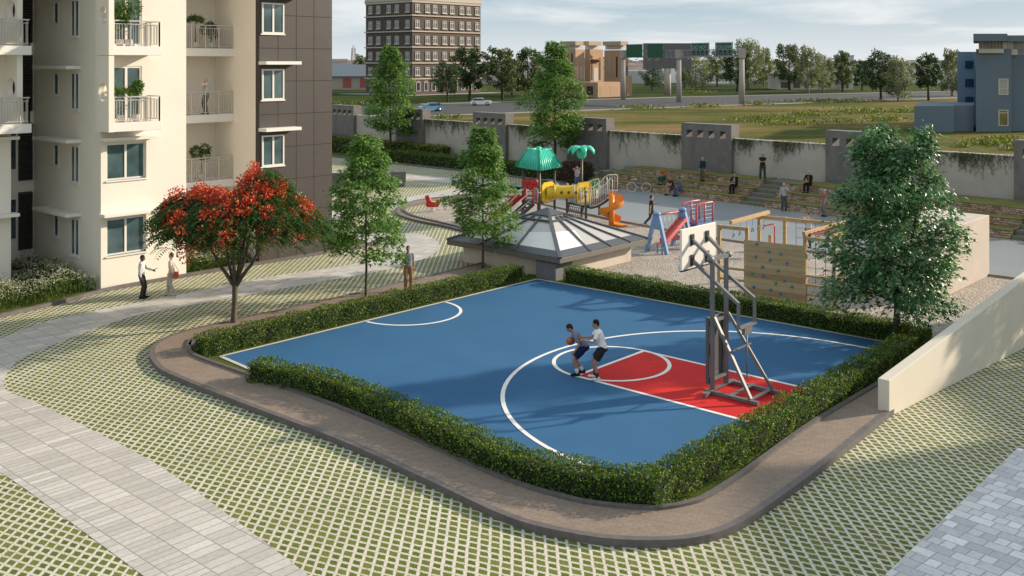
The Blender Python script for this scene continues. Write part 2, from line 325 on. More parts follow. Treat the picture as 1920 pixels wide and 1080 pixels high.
ter=[WP(t,9.7) for t in (28,76)]
sheet('play_floor',[G(842,380),G(925,352),TP(-9,.3),TP(45,.3),G(2100,552),*gl[:1:-1]],.002,floor_mat())
b=MB(); strip(b,gl[2:],.22,-.01,.10); o=b.build('gravel_kerb',mat('gravel_edge',(.27,.24,.21),.8,noise=.2)); o['kind']='structure'
pw=smooth([G(1000,369),G(905,372),G(836,378),G(786,385),G(760,394),G(775,406),G(840,422),G(905,439)],5)
pw2=smooth([G(905,444),G(838,428),G(768,413),G(742,398),G(775,379),G(836,371),G(905,365),G(1000,361)],5)
sheet('brick_walkway',[*pw,*pw2],.05,M_walk)
b=MB(); strip(b,pw2,.14,-.01,.12); strip(b,pw,.14,-.01,.12); o=b.build('walkway_kerb',M_kerb); o['kind']='structure'
# kerb and planting bed along the flats
bk=smooth([G(-60,606),G(0,594),G(100,571),G(188,548),G(268,532),G(349,518),G(480,496),G(621,473),G(700,459)],5)
b=MB(); strip(b,bk,.17,-.01,.14); o=b.build('drive_kerb',M_kerb); o['kind']='structure'
sheet('planting_bed',[*[q+Vector((0,.05,0)) for q in bk],Vector((-20,70,0)),Vector((-45,60,0)),Vector((-45,38,0))],.02,M_lawn)
# far kerb and shrub strip under the boundary wall
b=MB(); strip(b,[WP(-30,5.0),WP(0,4.6),WP(14,4.4),WP(29,4.4)],.2,-.01,.14); o=b.build('drive_kerb',M_kerb); o['kind']='structure'
sheet('planting_bed',[WP(-30,5),WP(0,4.6),WP(14,4.4),WP(29,4.4),WP(29,.3),WP(-30,.3)],.006,M_lawn)
# ------------------------------------------------------------------ leaves
rng=np.random.default_rng(7)
def leaf_mesh(name,P,D,Nn,L,Wd,mats,mi=None,shape='diamond'):
    """P points, D direction, Nn normal (n,3), L lengths, Wd widths -> one leaf-sized folded face pair per point"""
    n=len(P); D=D/np.linalg.norm(D,axis=1,keepdims=True); S=np.cross(D,Nn); S/=np.maximum(np.linalg.norm(S,axis=1,keepdims=True),1e-6); Up=np.cross(S,D)
    L=np.asarray(L).reshape(-1,1)*np.ones((n,1)); Wd=np.asarray(Wd).reshape(-1,1)*np.ones((n,1))
    v=np.empty((n,4,3)); v[:,0]=P; v[:,1]=P+D*L*.5+S*Wd*.5+Up*Wd*.18; v[:,2]=P+D*L; v[:,3]=P+D*L*.5-S*Wd*.5+Up*Wd*.18
    if shape=='lobed':      # maple-like: three pointed lobes
        v=np.empty((n,7,3)); v[:,0]=P; v[:,1]=P+D*L*.25+S*Wd*.55; v[:,2]=P+D*L*.42+S*Wd*.2; v[:,3]=P+D*L-Up*L*.15; v[:,4]=P+D*L*.42-S*Wd*.2; v[:,5]=P+D*L*.25-S*Wd*.55; v[:,6]=P+D*L*.4+Up*Wd*.12
        base=[(0,1,6),(1,2,6),(2,3,6),(3,4,6),(4,5,6),(5,0,6)]
    else: base=[(0,1,2),(0,2,3)]
    k=v.shape[1]; tri=(np.arange(n)[:,None,None]*k+np.array(base)[None]).reshape(-1,3)
    me=bpy.data.meshes.new(name); me.vertices.add(n*k); me.vertices.foreach_set('co',v.reshape(-1).astype(np.float32))
    me.loops.add(tri.size); me.loops.foreach_set('vertex_index',tri.reshape(-1).astype(np.int32))
    me.polygons.add(len(tri)); me.polygons.foreach_set('loop_start',np.arange(0,tri.size,3,dtype=np.int32))
    for m in (mats if isinstance(mats,list) else [mats]): me.materials.append(m)
    if mi is not None: me.polygons.foreach_set('material_index',np.repeat(np.asarray(mi),len(base)).astype(np.int32))
    me.update(calc_edges=True); return me
def rdir(n,zb=0):
    a=rng.normal(size=(n,3)); a[:,2]+=zb; return a/np.linalg.norm(a,axis=1,keepdims=True)
M_hedge=leafmat('hedge_leaf',[(0,(.035,.07,.010)),(.45,(.065,.125,.016)),(.75,(.115,.185,.026)),(.92,(.21,.27,.05)),(1,(.40,.44,.13))],.5,.3,.28)
M_hedge2=leafmat('far_hedge_leaf',[(0,(.08,.12,.012)),(.6,(.17,.21,.02)),(1,(.32,.36,.04))],.45,.25)
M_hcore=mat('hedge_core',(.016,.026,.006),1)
def hedge(name,line,w,h,label,group=None,leaf=.055,dens=820,m=None,z0=.02,cat='hedge'):
    """line: list of points along the hedge's middle"""
    P=[Vector(p) for p in line]; root=empty(name,(P[0].x,P[0].y,z0),label,cat,group)
    b=MB(); ci=[q for q in smooth(P,4)] if len(P)>2 else [P[0].lerp(P[1],i/12) for i in range(13)]
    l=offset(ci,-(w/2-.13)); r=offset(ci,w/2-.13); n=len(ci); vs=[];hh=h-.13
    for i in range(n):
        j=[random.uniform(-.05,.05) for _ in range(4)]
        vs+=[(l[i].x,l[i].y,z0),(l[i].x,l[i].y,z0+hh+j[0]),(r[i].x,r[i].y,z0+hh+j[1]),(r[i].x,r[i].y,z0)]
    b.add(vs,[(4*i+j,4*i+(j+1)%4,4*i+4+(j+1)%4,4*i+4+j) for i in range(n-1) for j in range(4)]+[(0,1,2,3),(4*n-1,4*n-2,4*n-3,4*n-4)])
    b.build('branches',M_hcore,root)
    seg=[(ci[i+1]-ci[i]).length for i in range(n-1)]; tot=sum(seg); cnt=int(tot*(2*h+w)*dens)
    i=rng.choice(n-1,size=cnt,p=np.array(seg)/tot); f=rng.random(cnt)
    A=np.array([tuple(q) for q in ci]); T=A[i+1]-A[i]; C=A[i]+T*f[:,None]; T/=np.linalg.norm(T,axis=1,keepdims=True); Sd=np.stack([T[:,1],-T[:,0],0*T[:,0]],1)
    s=rng.random(cnt)*(2*h+w); off=np.where(s<h,-w/2,np.where(s<h+w,-w/2+(s-h),w/2)); z=np.where(s<h,s,np.where(s<h+w,h,2*h+w-s))
    Nn=np.where((s<h)[:,None],-Sd,np.where((s<h+w)[:,None],np.array([0,0,1.]),Sd))
    lump=.04*np.sin(C[:,0]*5.1+C[:,1]*3.3)+.035*np.sin(C[:,0]*2.3-C[:,1]*7.7+z*9)+rng.normal(size=cnt)*.028-.03
    # end caps
    ne=int(w*h*dens*2); e=rng.integers(0,2,ne); ce=np.where(e[:,None]==0,A[0],A[-1]); te=np.where(e[:,None]==0,-(A[1]-A[0]),A[-1]-A[-2]); te/=np.linalg.norm(te,axis=1,keepdims=True); se=np.stack([te[:,1],-te[:,0],0*te[:,0]],1)
    Pe=ce+se*((rng.random(ne)-.5)*w)[:,None]+te*(rng.normal(size=ne)*.03)[:,None]; Pe[:,2]=rng.random(ne)*h
    Pp=C+Sd*off[:,None]; Pp[:,2]=z; Pp+=Nn*lump[:,None]
    Pp=np.concatenate([Pp,Pe]); Nn=np.concatenate([Nn,te]); k=len(Pp); Pp[:,2]=np.maximum(Pp[:,2],.01)+z0
    D=Nn*.35+rdir(k,.25)*1.0; Nl=Nn+rdir(k)*.7; L=leaf*rng.uniform(.7,1.3,k)
    me=leaf_mesh('foliage',Pp,D,Nl,L,L*.62,m or M_hedge); o=bpy.data.objects.new('foliage',me); col.objects.link(o); o.parent=root; o.matrix_parent_inverse=PM(root).inverted(); return root
random.seed(3)
hedge('hedge',[UV(-28.4,16.9),UV(-28.4,31.9)],.74,.62,'low clipped hedge behind the half circle, sunlit on the court side','hedges round the court')
hedge('hedge',[UV(-26.6,33.1),UV(-18,33.25),UV(-11.9,33.35)],.74,.62,'dark low hedge between the blue court and the gravel playground','hedges round the court')
hedge('hedge',[UV(-24.9,16.62),G(640,760).lerp(G(640,750),.5),G(800,826),G(951,894),G(1068,925),UV(-11.8,17.5)],.72,.66,'long front hedge along the brick walkway, shaded on its outer side','hedges round the court')
hedge('hedge',[UV(-11.82,17.2),UV(-11.84,19),UV(-11.85,26),UV(-11.95,32.8)],.72,.65,'bright sunlit hedge behind the basketball hoop stand','hedges round the court')
hedge('hedge',[WP(-26,2.0),WP(-14.5,1.9)],2.2,1.7,'tall box hedge in the far corner under the boundary wall','hedges under the boundary wall',.14,60,M_hedge2)
hedge('hedge',[WP(-13.6,1.2),WP(4.5,1.2)],1.3,1.55,'yellow green hedge against the boundary wall behind the slim tree','hedges under the boundary wall',.14,70,M_hedge2)
hedge('hedge',[WP(-5,3.0),WP(8,2.9),WP(24,2.8)],1.7,1.0,'low dark hedge in front of the vine draped wall','hedges under the boundary wall',.14,70,M_hedge)
hedge('hedge',[WP(23,3.2),WP(25,4.2)],2.0,1.5,'reddish purple shrub beside the terrace steps',None,.15,90,leafmat('purple_leaf',[(0,(.03,.012,.012)),(.6,(.08,.022,.022)),(1,(.14,.05,.04))],.5,.2),.02,'shrub')
# ------------------------------------------------------------------ boundary wall
M_conc=mat('dark_concrete',(.17,.16,.15),.9,noise=.22,nscale=1.5,bump=.5,bscale=14)
M_wall=mat('wall_render',(.46,.425,.375),.9,noise=.14,nscale=.7,bump=.25,bscale=6)
M_cap=mat('wall_cap',(.60,.57,.52),.85)
pil=[(-28.5,-24.1),(-16.3,-11.9),(-4.4,0),(7.6,12.1),(19.8,24.3),(32,36.6),(44.3,49),(56.8,61.4)]
ordw=['first','second','third','fourth','fifth','sixth','seventh','eighth']
plab=['grey wall pillar hidden behind the dark tiled flats','grey wall pillar nearest the dark tiled flats','grey wall pillar below the blue car','grey wall pillar directly left of the green playhouse roof','grey wall pillar behind the palm topped play post','grey wall pillar behind the person in the blue jumper','grey wall pillar behind the large right hand tree','grey wall pillar cut off by the right edge of the photo']
for i,(a,c) in enumerate(pil):
    if i==0: continue
    b=MB(); hw=.5
    b.wbox(a,c,-hw,hw,0,3.80); b.wbox(a,c,-hw,hw,4.32,4.8)
    n=4; g=.52; gap=(c-a-n*g)/(n+1); x=a
    for k in range(n+1):
        b.wbox(x,x+gap,-hw,hw,3.80,4.32); x+=gap+g
    o=b.build('wall_pillar',M_conc,loc=WP((a+c)/2,0,0)); tag(o,plab[i],'pillar','pillars of the boundary wall')
tw=['boundary wall panel behind the box hedges','boundary wall panel behind the slim tree in the far corner','wall panel with trailing vines below the blue car and the white car','wall panel with vines behind the green playhouse roof','wall panel above the parked bicycle','wall panel behind the man in the cap','wall panel half hidden by the large right hand tree','wall panel outside the right edge']
M_vine=leafmat('vine_leaf',[(0,(.04,.05,.02)),(.6,(.085,.10,.04)),(1,(.15,.16,.07))],.6,.2)
for i in range(7):
    a=pil[i][1]; c=pil[i+1][0]
    b=MB(); b.wbox(a,c,-.14,.14,0,3.79); b.cm=1; b.wbox(a,c,-.18,.18,3.79,3.87)
    o=b.build('wall_panel',[M_wall,M_cap],loc=WP((a+c)/2,0,0)); tag(o,tw[i],'wall','panels of the boundary wall')
    if i>=2:
        nS=190; Ps=[];Ds=[]
        cl=sorted(random.uniform(a+.3,c-.3) for _ in range(7))
        for k in range(nS):
            t0=min(max(random.choice(cl)+random.gauss(0,.5),a+.05),c-.05) if k%3 else random.uniform(a+.05,c-.05); ln=abs(random.gauss(0,.55))+.12; t=t0
            if k%3==0: ln*=.45
            for q in range(int(ln/.045)+2):
                t+=random.gauss(0,.035); Ps.append(tuple(WP(t,.2+random.uniform(0,.08),3.87-q*.045))); Ds.append((random.gauss(0,.6),-.3,-1+random.gauss(0,.4)))
        for q in range(300): Ps.append(tuple(WP(random.uniform(a,c),random.uniform(-.1,.25),3.87+random.uniform(-.12,.07)))); Ds.append((random.gauss(0,1),-.4,random.gauss(0,.6)))
        Ps=np.array(Ps);Ds=np.array(Ds); n_=np.tile(np.array([[WN.x,WN.y,.2]]),(len(Ps),1))+rdir(len(Ps))*.5
        me=leaf_mesh('creeper',Ps,Ds,n_,rng.uniform(.05,.10,len(Ps)),.045,M_vine); o=bpy.data.objects.new('creeper',me); col.objects.link(o)
        tag(o,['','','dark vines trailing down the wall below the white car','dark vines trailing down the wall behind the playhouse roof','dark vines trailing on the wall above the bicycle','dark vines trailing on the wall beside the man in the cap','dark vines trailing on the wall right of the large tree'][i],'vine','vines on the boundary wall')
# terraces with stone risers
def riser_mat():
    m,t,p=shader('stone_riser'); mp=N(t,'ShaderNodeMapping'); mp.inputs['Rotation'].default_value=(0,0,-math.atan2(WD.y,WD.x)); P=pos(t); Lk(t,P,mp.inputs[0])
    s=N(t,'ShaderNodeSeparateXYZ'); Lk(t,mp.outputs[0],s.inputs[0]); c=N(t,'ShaderNodeCombineXYZ'); Lk(t,s.outputs[0],c.inputs[0]); Lk(t,s.outputs[2],c.inputs[1])
    wv=N(t,'ShaderNodeVectorMath',operation='ADD'); Lk(t,c.outputs[0],wv.inputs[0]); nn=N(t,'ShaderNodeVectorMath',operation='SCALE',i={'Scale':.16}); Lk(t,noise(t,P,3,3,.6,1),nn.inputs[0]); Lk(t,nn.outputs[0],wv.inputs[1])
    b=N(t,'ShaderNodeTexBrick',i={'Scale':1,'Mortar Size':.012,'Brick Width':.42,'Row Height':.12}); b.squash=.5; b.squash_frequency=2
    b.inputs['Color1'].default_value=(0,0,0,1); b.inputs['Color2'].default_value=(1,1,1,1); Lk(t,wv.outputs[0],b.inputs['Vector'])
    v=N(t,'ShaderNodeTexVoronoi',i={'Scale':3.5}); Lk(t,P,v.inputs['Vector'])
    cc=ramp(t,mixc(t,.5,b.outputs['Color'],v.outputs['Color']),[(.1,(.20,.125,.085)),(.4,(.38,.255,.175)),(.65,(.50,.35,.25)),(.9,(.66,.55,.44))])
    cc=mixc(t,b.outputs['Fac'],cc,(.06,.045,.035)); Lk(t,cc,p.inputs['Base Color']); p.inputs['Roughness'].default_value=.9
    bumpn(t,p,mth(t,'SUBTRACT',noise(t,P,9,4),b.outputs['Fac']),.7,.04); return m
M_riser=riser_mat(); M_tgrass=lawn_mat('terrace_grass',(.15,.155,.05),(.25,.24,.09),.8); M_step=mat('step_concrete',(.16,.155,.12),.85,noise=.15,nscale=3)
tn=['lowest','middle','topmost']; starts=[-4.6,-3.2,-1.8]
for k in range(3):
    o1=-1.1*k; o0=o1-1.1 if k<2 else None; z1=.46*(k+1)
    for sg,(a,c) in enumerate(((starts[k],9.75),(11.7,27.0),(29.0,44))):
        b=MB(); b.tbox(a,c,o1-.3,o1,-.02,z1-.03); root=empty('terrace',TP(a,o1,0),'%s stone faced grass terrace, %s'%(tn[k],['left of the concrete steps with people sitting','between the concrete steps and the right hand tree','at the right edge of the photo'][sg]),'terrace','grass terraces below the boundary wall')
        b.build('stone_riser',M_riser,root); b=MB()
        def wallat(t):      # offset of the boundary wall behind the terraces
            q=TP(t); w=(WO-q).dot(WN)/TN.dot(WN); return w+.62
        lo0,lo1=(o0,o0) if o0 is not None else (min(wallat(a),o1-.35),min(wallat(c),o1-.35))
        P=[TP(a-.02,o1+.03),TP(a-.02,lo0),TP(c+.02,lo1),TP(c+.02,o1+.03)]
        b.prism([(q.x,q.y) for q in P][::-1],z1-.028,z1+.015); P=[TP(a,o1-.302),TP(a,lo0+.001),TP(c,lo1+.001),TP(c,o1-.302)]; b.prism([(q.x,q.y) for q in P][::-1],-.02,z1-.03); b.build('grass_top',M_tgrass,root,fix=True)
for j,(ca,cb) in enumerate(((9.79,11.66),(27.04,28.96))):
    b=MB()
    for k in range(3):
        for q in range(2):
            o1=-1.1*k-.04-q*.5; b.tbox(ca,cb,(-1.1*(k+1)+.0 if k<2 else -4.6) if q==1 else o1-.498,o1,-.02,.46*k+.23*(q+1)-.04)
    tag(b.build('steps',M_step,loc=TP((ca+cb)/2,-1,0)),['concrete steps climbing the terraces beside the seated man in the suit','concrete steps climbing the terraces at the right edge of the photo'][j],'steps','steps up the terraces')
b=MB()
for q in range(6): b.tbox(-4.62-3.0+q*.95,-4.62-2.05+q*.95-.005,-3.2-.002*q,-.35-.42*q,-.02,.23*(q+1)-.02)
tag(b.build('steps',mat('mossy_step',(.25,.26,.19),.9,noise=.25,nscale=2),loc=TP(-5,-1,0)),'mossy concrete steps at the left end of the terraces behind the play tower','steps','steps up the terraces')
# low cream wall at the right, rising towards the back, and concrete block wall
b=MB(); e=[UV(-10.25,26.0),UV(-9.5,35.07),UV(-8.9,43)]; hs=[.95,2.2,3.2]; th=-U*.3
vs=[]
for q,hh in zip(e,hs): vs+=[q,q+Z*hh,q+th+Z*hh,q+th]
b.add(vs,[(4*i+j,4*i+4+j,4*i+4+(j+1)%4,4*i+(j+1)%4) for i in range(2) for j in range(4)]+[(0,1,2,3),(11,10,9,8)])
M_cream=mat('cream_plaster',(.70,.635,.53),.85,noise=.05,nscale=.6,bump=.12,bscale=25)
tag(b.build('parapet_wall',M_cream,bevel=.012,fix=True),'cream rendered wall rising to the right beside the brick walkway','wall')
b=MB(); b.uvbox(-16.4,-13.85,40.1,46.2,0,2.62)
tag(b.build('concrete_block_wall',mat('pale_concrete',(.52,.46,.40),.85,noise=.1,nscale=1.2,bump=.2,bscale=10),bevel=.02,loc=UV(-15.1,43.1)),'plain pale concrete block shelter on the gravel behind the large tree','shelter')
lw=MB(); a=G(600,353); c=G(760,350); lw.obox((a+c)/2+Z*.55,(c-a)/2,Vector((.02,.2,0)),Z*.55)
tag(lw.build('low_wall',mat('grey_wall',(.14,.135,.15),.85,noise=.1)),'low dark grey wall across the drive behind the slim young tree','wall')
# ------------------------------------------------------------------ the flats on the left
M_flat=mat('flat_render',(.80,.745,.655),.85,noise=.05,nscale=.35,bump=.1,bscale=20)
M_white=mat('white_frame',(.78,.75,.70),.5); M_tileb=mat('brown_cladding',(.055,.047,.042),.5,noise=.1,nscale=.8,bump=.06,bscale=8)
M_dark=mat('dark_louvre',(.045,.042,.04),.6); M_rail=mat('railing_paint',(.50,.46,.42),.45); M_gap=mat('joint_dark',(.02,.018,.016),.9)
def glass_mat(name,c,rough=.06):
    m,t,p=shader(name); P=pos(t); Lk(t,ramp(t,noise(t,P,.6,3),[(.35,tuple(x*.6 for x in c)),(.65,tuple(x*1.4 for x in c))]),p.inputs['Base Color']); p.inputs['Roughness'].default_value=rough; p.inputs['Specular IOR Level'].default_value=.9; p.inputs['Coat Weight'].default_value=.6; p.inputs['Coat Roughness'].default_value=.03; return m
M_glass=glass_mat('window_glass',(.075,.125,.14)); M_gl2=glass_mat('dark_glass',(.03,.05,.07))
fl=[.72,3.77,6.82,9.87,12.92]           # floor levels
flats=empty('apartment_building',UV(-44,22),'cream block of flats with balconies and a brown tiled end wall','building')
def part(mb,name,m,parent=None,**k): return mb.build(name,m,parent or flats,**k)
def wall_holes(b,o,ax,L,z0,z1,holes,th,nrm):
    """wall in plane (ax, Z) from o, length L, with rectangular holes (a0,a1,z0,z1); boxes butt end to end, thickness th behind the face"""
    xs=sorted({0,L,*[h[0] for h in holes],*[h[1] for h in holes]})
    for x0,x1 in zip(xs[:-1],xs[1:]):
        hs=sorted([(h[2],h[3]) for h in holes if h[0]<=x0+1e-6 and h[1]>=x1-1e-6]); z=z0
        for a,c in hs+[(z1,z1)]:
            if a>z+1e-4: b.obox(o+ax*((x0+x1)/2)+Z*((z+a)/2)-nrm*(th/2),ax*((x1-x0)/2),nrm*(th/2),Z*((a-z)/2))
            z=c
def window(o,ax,nrm,w,h,parent,cols=2,deep=.14,m=None,frame=.07):
    """o: lower left corner on the wall face; frame set back by deep"""
    c=o-nrm*deep; f=MB(); W_=w/2; t=.035
    for x in (frame/2,w-frame/2): f.obox(c+ax*x+Z*(h/2),ax*(frame/2),nrm*t,Z*(h/2))
    for z in (frame/2,h-frame/2): f.obox(c+ax*W_+Z*z,ax*(w/2-frame-.001),nrm*(t-.002),Z*(frame/2))
    for k in range(1,cols): f.obox(c+ax*(w*k/cols)+Z*(h/2),ax*(frame*.65),nrm*(t-.004),Z*(h/2-frame-.001))
    wn=f.build('window',M_white,parent); g=MB(); g.obox(c+ax*W_+Z*(h/2)-nrm*.01,ax*(w/2-.02),nrm*.008,Z*(h/2-.02)); g.build('pane',m or M_glass,wn)
    s=MB(); s.obox(o+ax*W_-Z*.03+nrm*.02-nrm*.06,ax*(w/2+.06),nrm*.1,Z*.03); s.build('sill',M_white,wn); return wn
def hood(o,ax,nrm,w,d=.55,th=.13):
    b=MB(); b.obox(o+ax*(w/2)+nrm*(d/2)+Z*(th/2),ax*(w/2),nrm*(d/2),Z*(th/2)); part(b,'window_hood',M_white,bevel=.01)
def railing(pts,z,h=1.02,parent=None,step=.115):
    b=MB()
    for a,c in zip(pts[:-1],pts[1:]):
        a=Vector(a)+Z*z;c=Vector(c)+Z*z; d=c-a; L=d.length; n=max(1,round(L/step))
        b.bar(a+Z*h,c+Z*h,.055,.05); b.bar(a+Z*(h-.13),c+Z*(h-.13),.035,.03); b.bar(a+Z*.09,c+Z*.09,.035,.03)
        for k in range(n+1):
            p=a+d*(k/n); big=k%6==0 or k==n; b.bar(p+Z*(0 if big else .1),p+Z*(h-.026 if big else h-.15),.05 if big else .018)
    return b.build('railing',M_rail,parent or flats)
def door(o,ax,nrm,w,h):
    wn=window(o,ax,nrm,w,h,flats,2,.06,M_glass,.08); wn.name='balcony_door'
zt=fl[4]+3
# sunlit bay: face at u=-39.5, v 19.08..22.86
v0,v1,uF=19.08,22.86,-39.5
holes=[]
for k in range(2): holes.append((.32,1.86,fl[k]+.72+.25,fl[k]+2.35))
holes=[(.25,1.95,1.36,2.86),(.25,1.95,4.42,5.92)]
for k in (2,3,4): holes.append((.42,1.75,fl[k]+.02,fl[k]+2.25))
b=MB(); wall_holes(b,UV(uF,v0),V,v1-v0,0,zt,holes,.3,U); part(b,'wall',M_flat)
for h in holes[:2]: window(UV(uF,v0+h[0],h[2]),V,U,h[1]-h[0],h[3]-h[2],flats)
for h in holes[2:]: door(UV(uF,v0+h[0],h[2]),V,U,h[1]-h[0],h[3]-h[2])
for z in (3.0,6.06): hood(UV(uF,v0-.12,z),V,U,2.35,.55)
# side wall of that bay (faces away from the sun) from u=-39.8 back to -45.6, windows with hoods
sh=[]
for k in range(5): z=fl[k]; sh+= [(1.62,2.42,z+.42,z+1.98),(3.55,4.05,z+1.0,z+1.95)]
b=MB(); wall_holes(b,UV(uF-.3,v0),-U,5.8,0,zt,sh,.3,-V); part(b,'wall',M_flat)
for a,c,z0,z1 in sh: window(UV(uF-.3,v0,z0)-U*a,-U,-V,c-a,z1-z0,flats,2 if c-a>.6 else 1,.02,None,.06)
for k in range(5): hood(UV(uF-.3,v0,fl[k]+2.12)-U*1.45,-U,-V,3.3,.62,.14)
# balconies with a blade wall pierced by a round opening
def blade(u0,u1,v,z0,z1,rad,parent,cu,th=.22):
    """wall across v with a round hole, u0<u1"""
    n=24; zc=z0+(z1-z0)*.52; cir=[(cu+rad*math.cos(2*math.pi*i/n),zc+rad*math.sin(2*math.pi*i/n)) for i in range(n)]
    def outp(c):
        dx,dz=c[0]-cu,c[1]-zc; k=1e9
        if dx>1e-9:k=min(k,(u1-cu)/dx)
        if dx<-1e-9:k=min(k,(u0-cu)/dx)
        if dz>1e-9:k=min(k,(z1-zc)/dz)
        if dz<-1e-9:k=min(k,(z0-zc)/dz)
        return (cu+dx*k,zc+dz*k)
    b=MB(); oo=[outp(c) for c in cir]
    corners={}
    for i in range(n):
        a=oo[i];c=oo[(i+1)%n]
        q=[cir[i],a]
        for cx,cz in((u1,z1),(u0,z1),(u0,z0),(u1,z0)):
            ang=lambda p:math.atan2(p[1]-zc,p[0]-cu)%(2*math.pi)
            A=ang(a);C=ang(c) if i<n-1 else 2*math.pi; X=ang((cx,cz))
            if A+1e-6<X<C-1e-6: q.append((cx,cz))
        q+=[c,cir[(i+1)%n]]
        for s_,vv in((1,v-th),(-1,v)):
            pts=[UV(p[0],vv,p[1]) for p in q]; b.add(pts,[tuple(range(len(pts)))[::s_]])
        b.add([UV(cir[i][0],v,cir[i][1]),UV(cir[(i+1)%n][0],v,cir[(i+1)%n][1]),UV(cir[(i+1)%n][0],v-th,cir[(i+1)%n][1]),UV(cir[i][0],v-th,cir[i][1])],[(0,1,2,3)])
    for p,q in(((u1,z0),(u1,z1)),((u0,z0),(u0,z1)),((u0,z0),(u1,z0)),((u0,z1),(u1,z1))):
        b.add([UV(p[0],v,p[1]),UV(q[0],v,q[1]),UV(q[0],v-th,q[1]),UV(p[0],v-th,p[1])],[(0,1,2,3)])
    return b.build('blade_wall',M_flat,parent,fix=True)
for k in (2,3,4):
    z=fl[k]
    b=MB(); b.uvbox(uF+.002,uF+1.1,v0+.002,v0+2.05,z-.36,z); sl_=part(b,'balcony_slab',M_white,bevel=.01)
    blade(uF+.002,uF+1.12,v0-.0,z-.36,z+2.66,.36,flats,uF+.62)
    railing([UV(uF+1.02,v0+.04),UV(uF+1.02,v0+1.98),UV(uF+.05,v0+1.98)],z)
    b=MB(); b.uvbox(uF+.9,uF+1.118,v0-.218,v0-.002,z-.0,z+2.6)
# recess with deep balconies, v 22.86..26.46; back wall at u=-43.05
uB=-43.05; vr=26.46
b=MB(); dh=[(.15,1.6,fl[k]+.02,fl[k]+2.25) for k in range(5)]
wall_holes(b,UV(uB,v1),V,vr-v1,0,zt,dh,.3,U); part(b,'wall',M_flat)
for a,c,z0,z1 in dh: door(UV(uB,v1+a,z0),V,U,c-a,z1-z0)
b=MB(); b.uvbox(uB,uF-.302,v1-.3,v1-.0,0,zt); b.uvbox(uB,uF-.0,vr+.002,vr+.3,0,zt); part(b,'wall',M_flat)
for k in range(1,5):
    z=fl[k]; b=MB(); b.uvbox(uB+.002,-41.45,v1+.002,vr-.002,z-.36,z); part(b,'balcony_slab',M_white,bevel=.008)
    railing([UV(-41.53,v1+.06),UV(-41.53,vr-.05)],z,1.06)
# brown tiled end bay, v 26.46..30.54
vE=30.6
hl=[]
for k in range(5):
    z0=fl[k]+(.68 if k else .72); hl.append((.12,1.32,z0,z0+1.42))
b=MB(); wall_holes(b,UV(uF+.12,vr),V,vE-vr,0,zt,hl,.3,U)
part(b,'tiled_wall',M_tileb)
for a,c,z0,z1 in hl: window(UV(uF+.12,vr+a,z0),V,U,c-a,z1-z0,flats,2,-.03); 
for k in range(5): hood(UV(uF+.12,vr-.05,fl[k]+2.3),V,U,1.95,.62,.15)
b=MB()
for i in range(1,8):
    z=.72+i*1.53-.02
    for s0,s1 in ([(0,vE-vr)] if not any(h[2]<z<h[3] for h in hl) else [(0,.12),(1.32,vE-vr)]): b.obox(UV(uF+.1215,vr+(s0+s1)/2,z),V*((s1-s0)/2),U*.0015,Z*.013)
for j,x in enumerate((1.02,2.04,3.06)):
    zz=0
    for h in (hl+[(0,0,zt,zt)] if x<1.32 else [(0,0,zt,zt)]):
        b.obox(UV(uF+.1222,vr+x,(zz+h[2])/2),V*.013,U*.0015,Z*((h[2]-zz)/2)); zz=h[3]
part(b,'tile_joint',M_gap)
b=MB(); b.uvbox(-52,uF-.182,vE-.3,vE,0,zt); part(b,'wall',M_tileb)
# body behind
b=MB(); b.uvbox(-54,uB-.302,22.5,vE-.302,0,zt); b.uvbox(-54,-45.62,19.1,22.49,0,zt); part(b,'wall',M_flat)
# stair shaft recess with louvres
b=MB(); b.uvbox(-54,-45.9,14.0,19.09,0,zt); part(b,'wall',M_flat)
for k in range(-1,5):
    z=.95+k*3.05
    if z<0: continue
    b=MB(); n=22; hgt=2.55; b.uvbox(-45.89,-45.86,18.42,19.0,z,z+hgt)
    for i in range(n): zz=z+.05+i*(hgt-.06)/n; b.obox(UV(-45.8,18.71,zz+.04),V*.29,(U*.05+Z*-.04),(Z*.02+U*.012))
    part(b,'louvre_panel',M_dark)
b=MB()
for k in range(4): b.uvbox(-45.88,-45.84,16.6,18.3,1.5+k*3.05,3.2+k*3.05)
part(b,'stair_window',M_gl2)
# nearest bay at the left edge: face u=-41.8 up to v=16.5
uL,vL=-41.8,16.5
hh=[(3.05,4.35,1.45,2.95),(3.05,4.35,4.5,6.0)]+[(2.6,4.0,fl[k]+.02,fl[k]+2.25) for k in (2,3,4)]
b=MB(); wall_holes(b,UV(uL,vL-5),V,5,0,zt,hh,.3,U); b.uvbox(-45.88,uL-.302,vL-.3,vL,0,zt); part(b,'wall',M_flat)
for h in hh[:2]: window(UV(uL,vL-5+h[0],h[2]),V,U,h[1]-h[0],h[3]-h[2],flats)
for h in hh[2:]: door(UV(uL,vL-5+h[0],h[2]),V,U,h[1]-h[0],h[3]-h[2])
for z in (3.1,6.16): hood(UV(uL,vL-2.6,z),V,U,2.75,.5)
for k in (2,3,4):
    z=fl[k]; b=MB(); b.uvbox(uL+.002,uL+1.35,vL-5,vL+.25,z-.36,z); part(b,'balcony_slab',M_white,bevel=.01)
    blade(uL+.002,uL+1.12,vL,z+.002,z+2.69,.4,flats,uL+.55)
    railing([UV(uL+1.28,vL-5),UV(uL+1.28,vL+.18),UV(uL+1.13,vL+.18)],z)
b=MB(); b.uvbox(-54,-39,10,vE+.4,zt+.002,zt+.4); part(b,'roof',M_white)
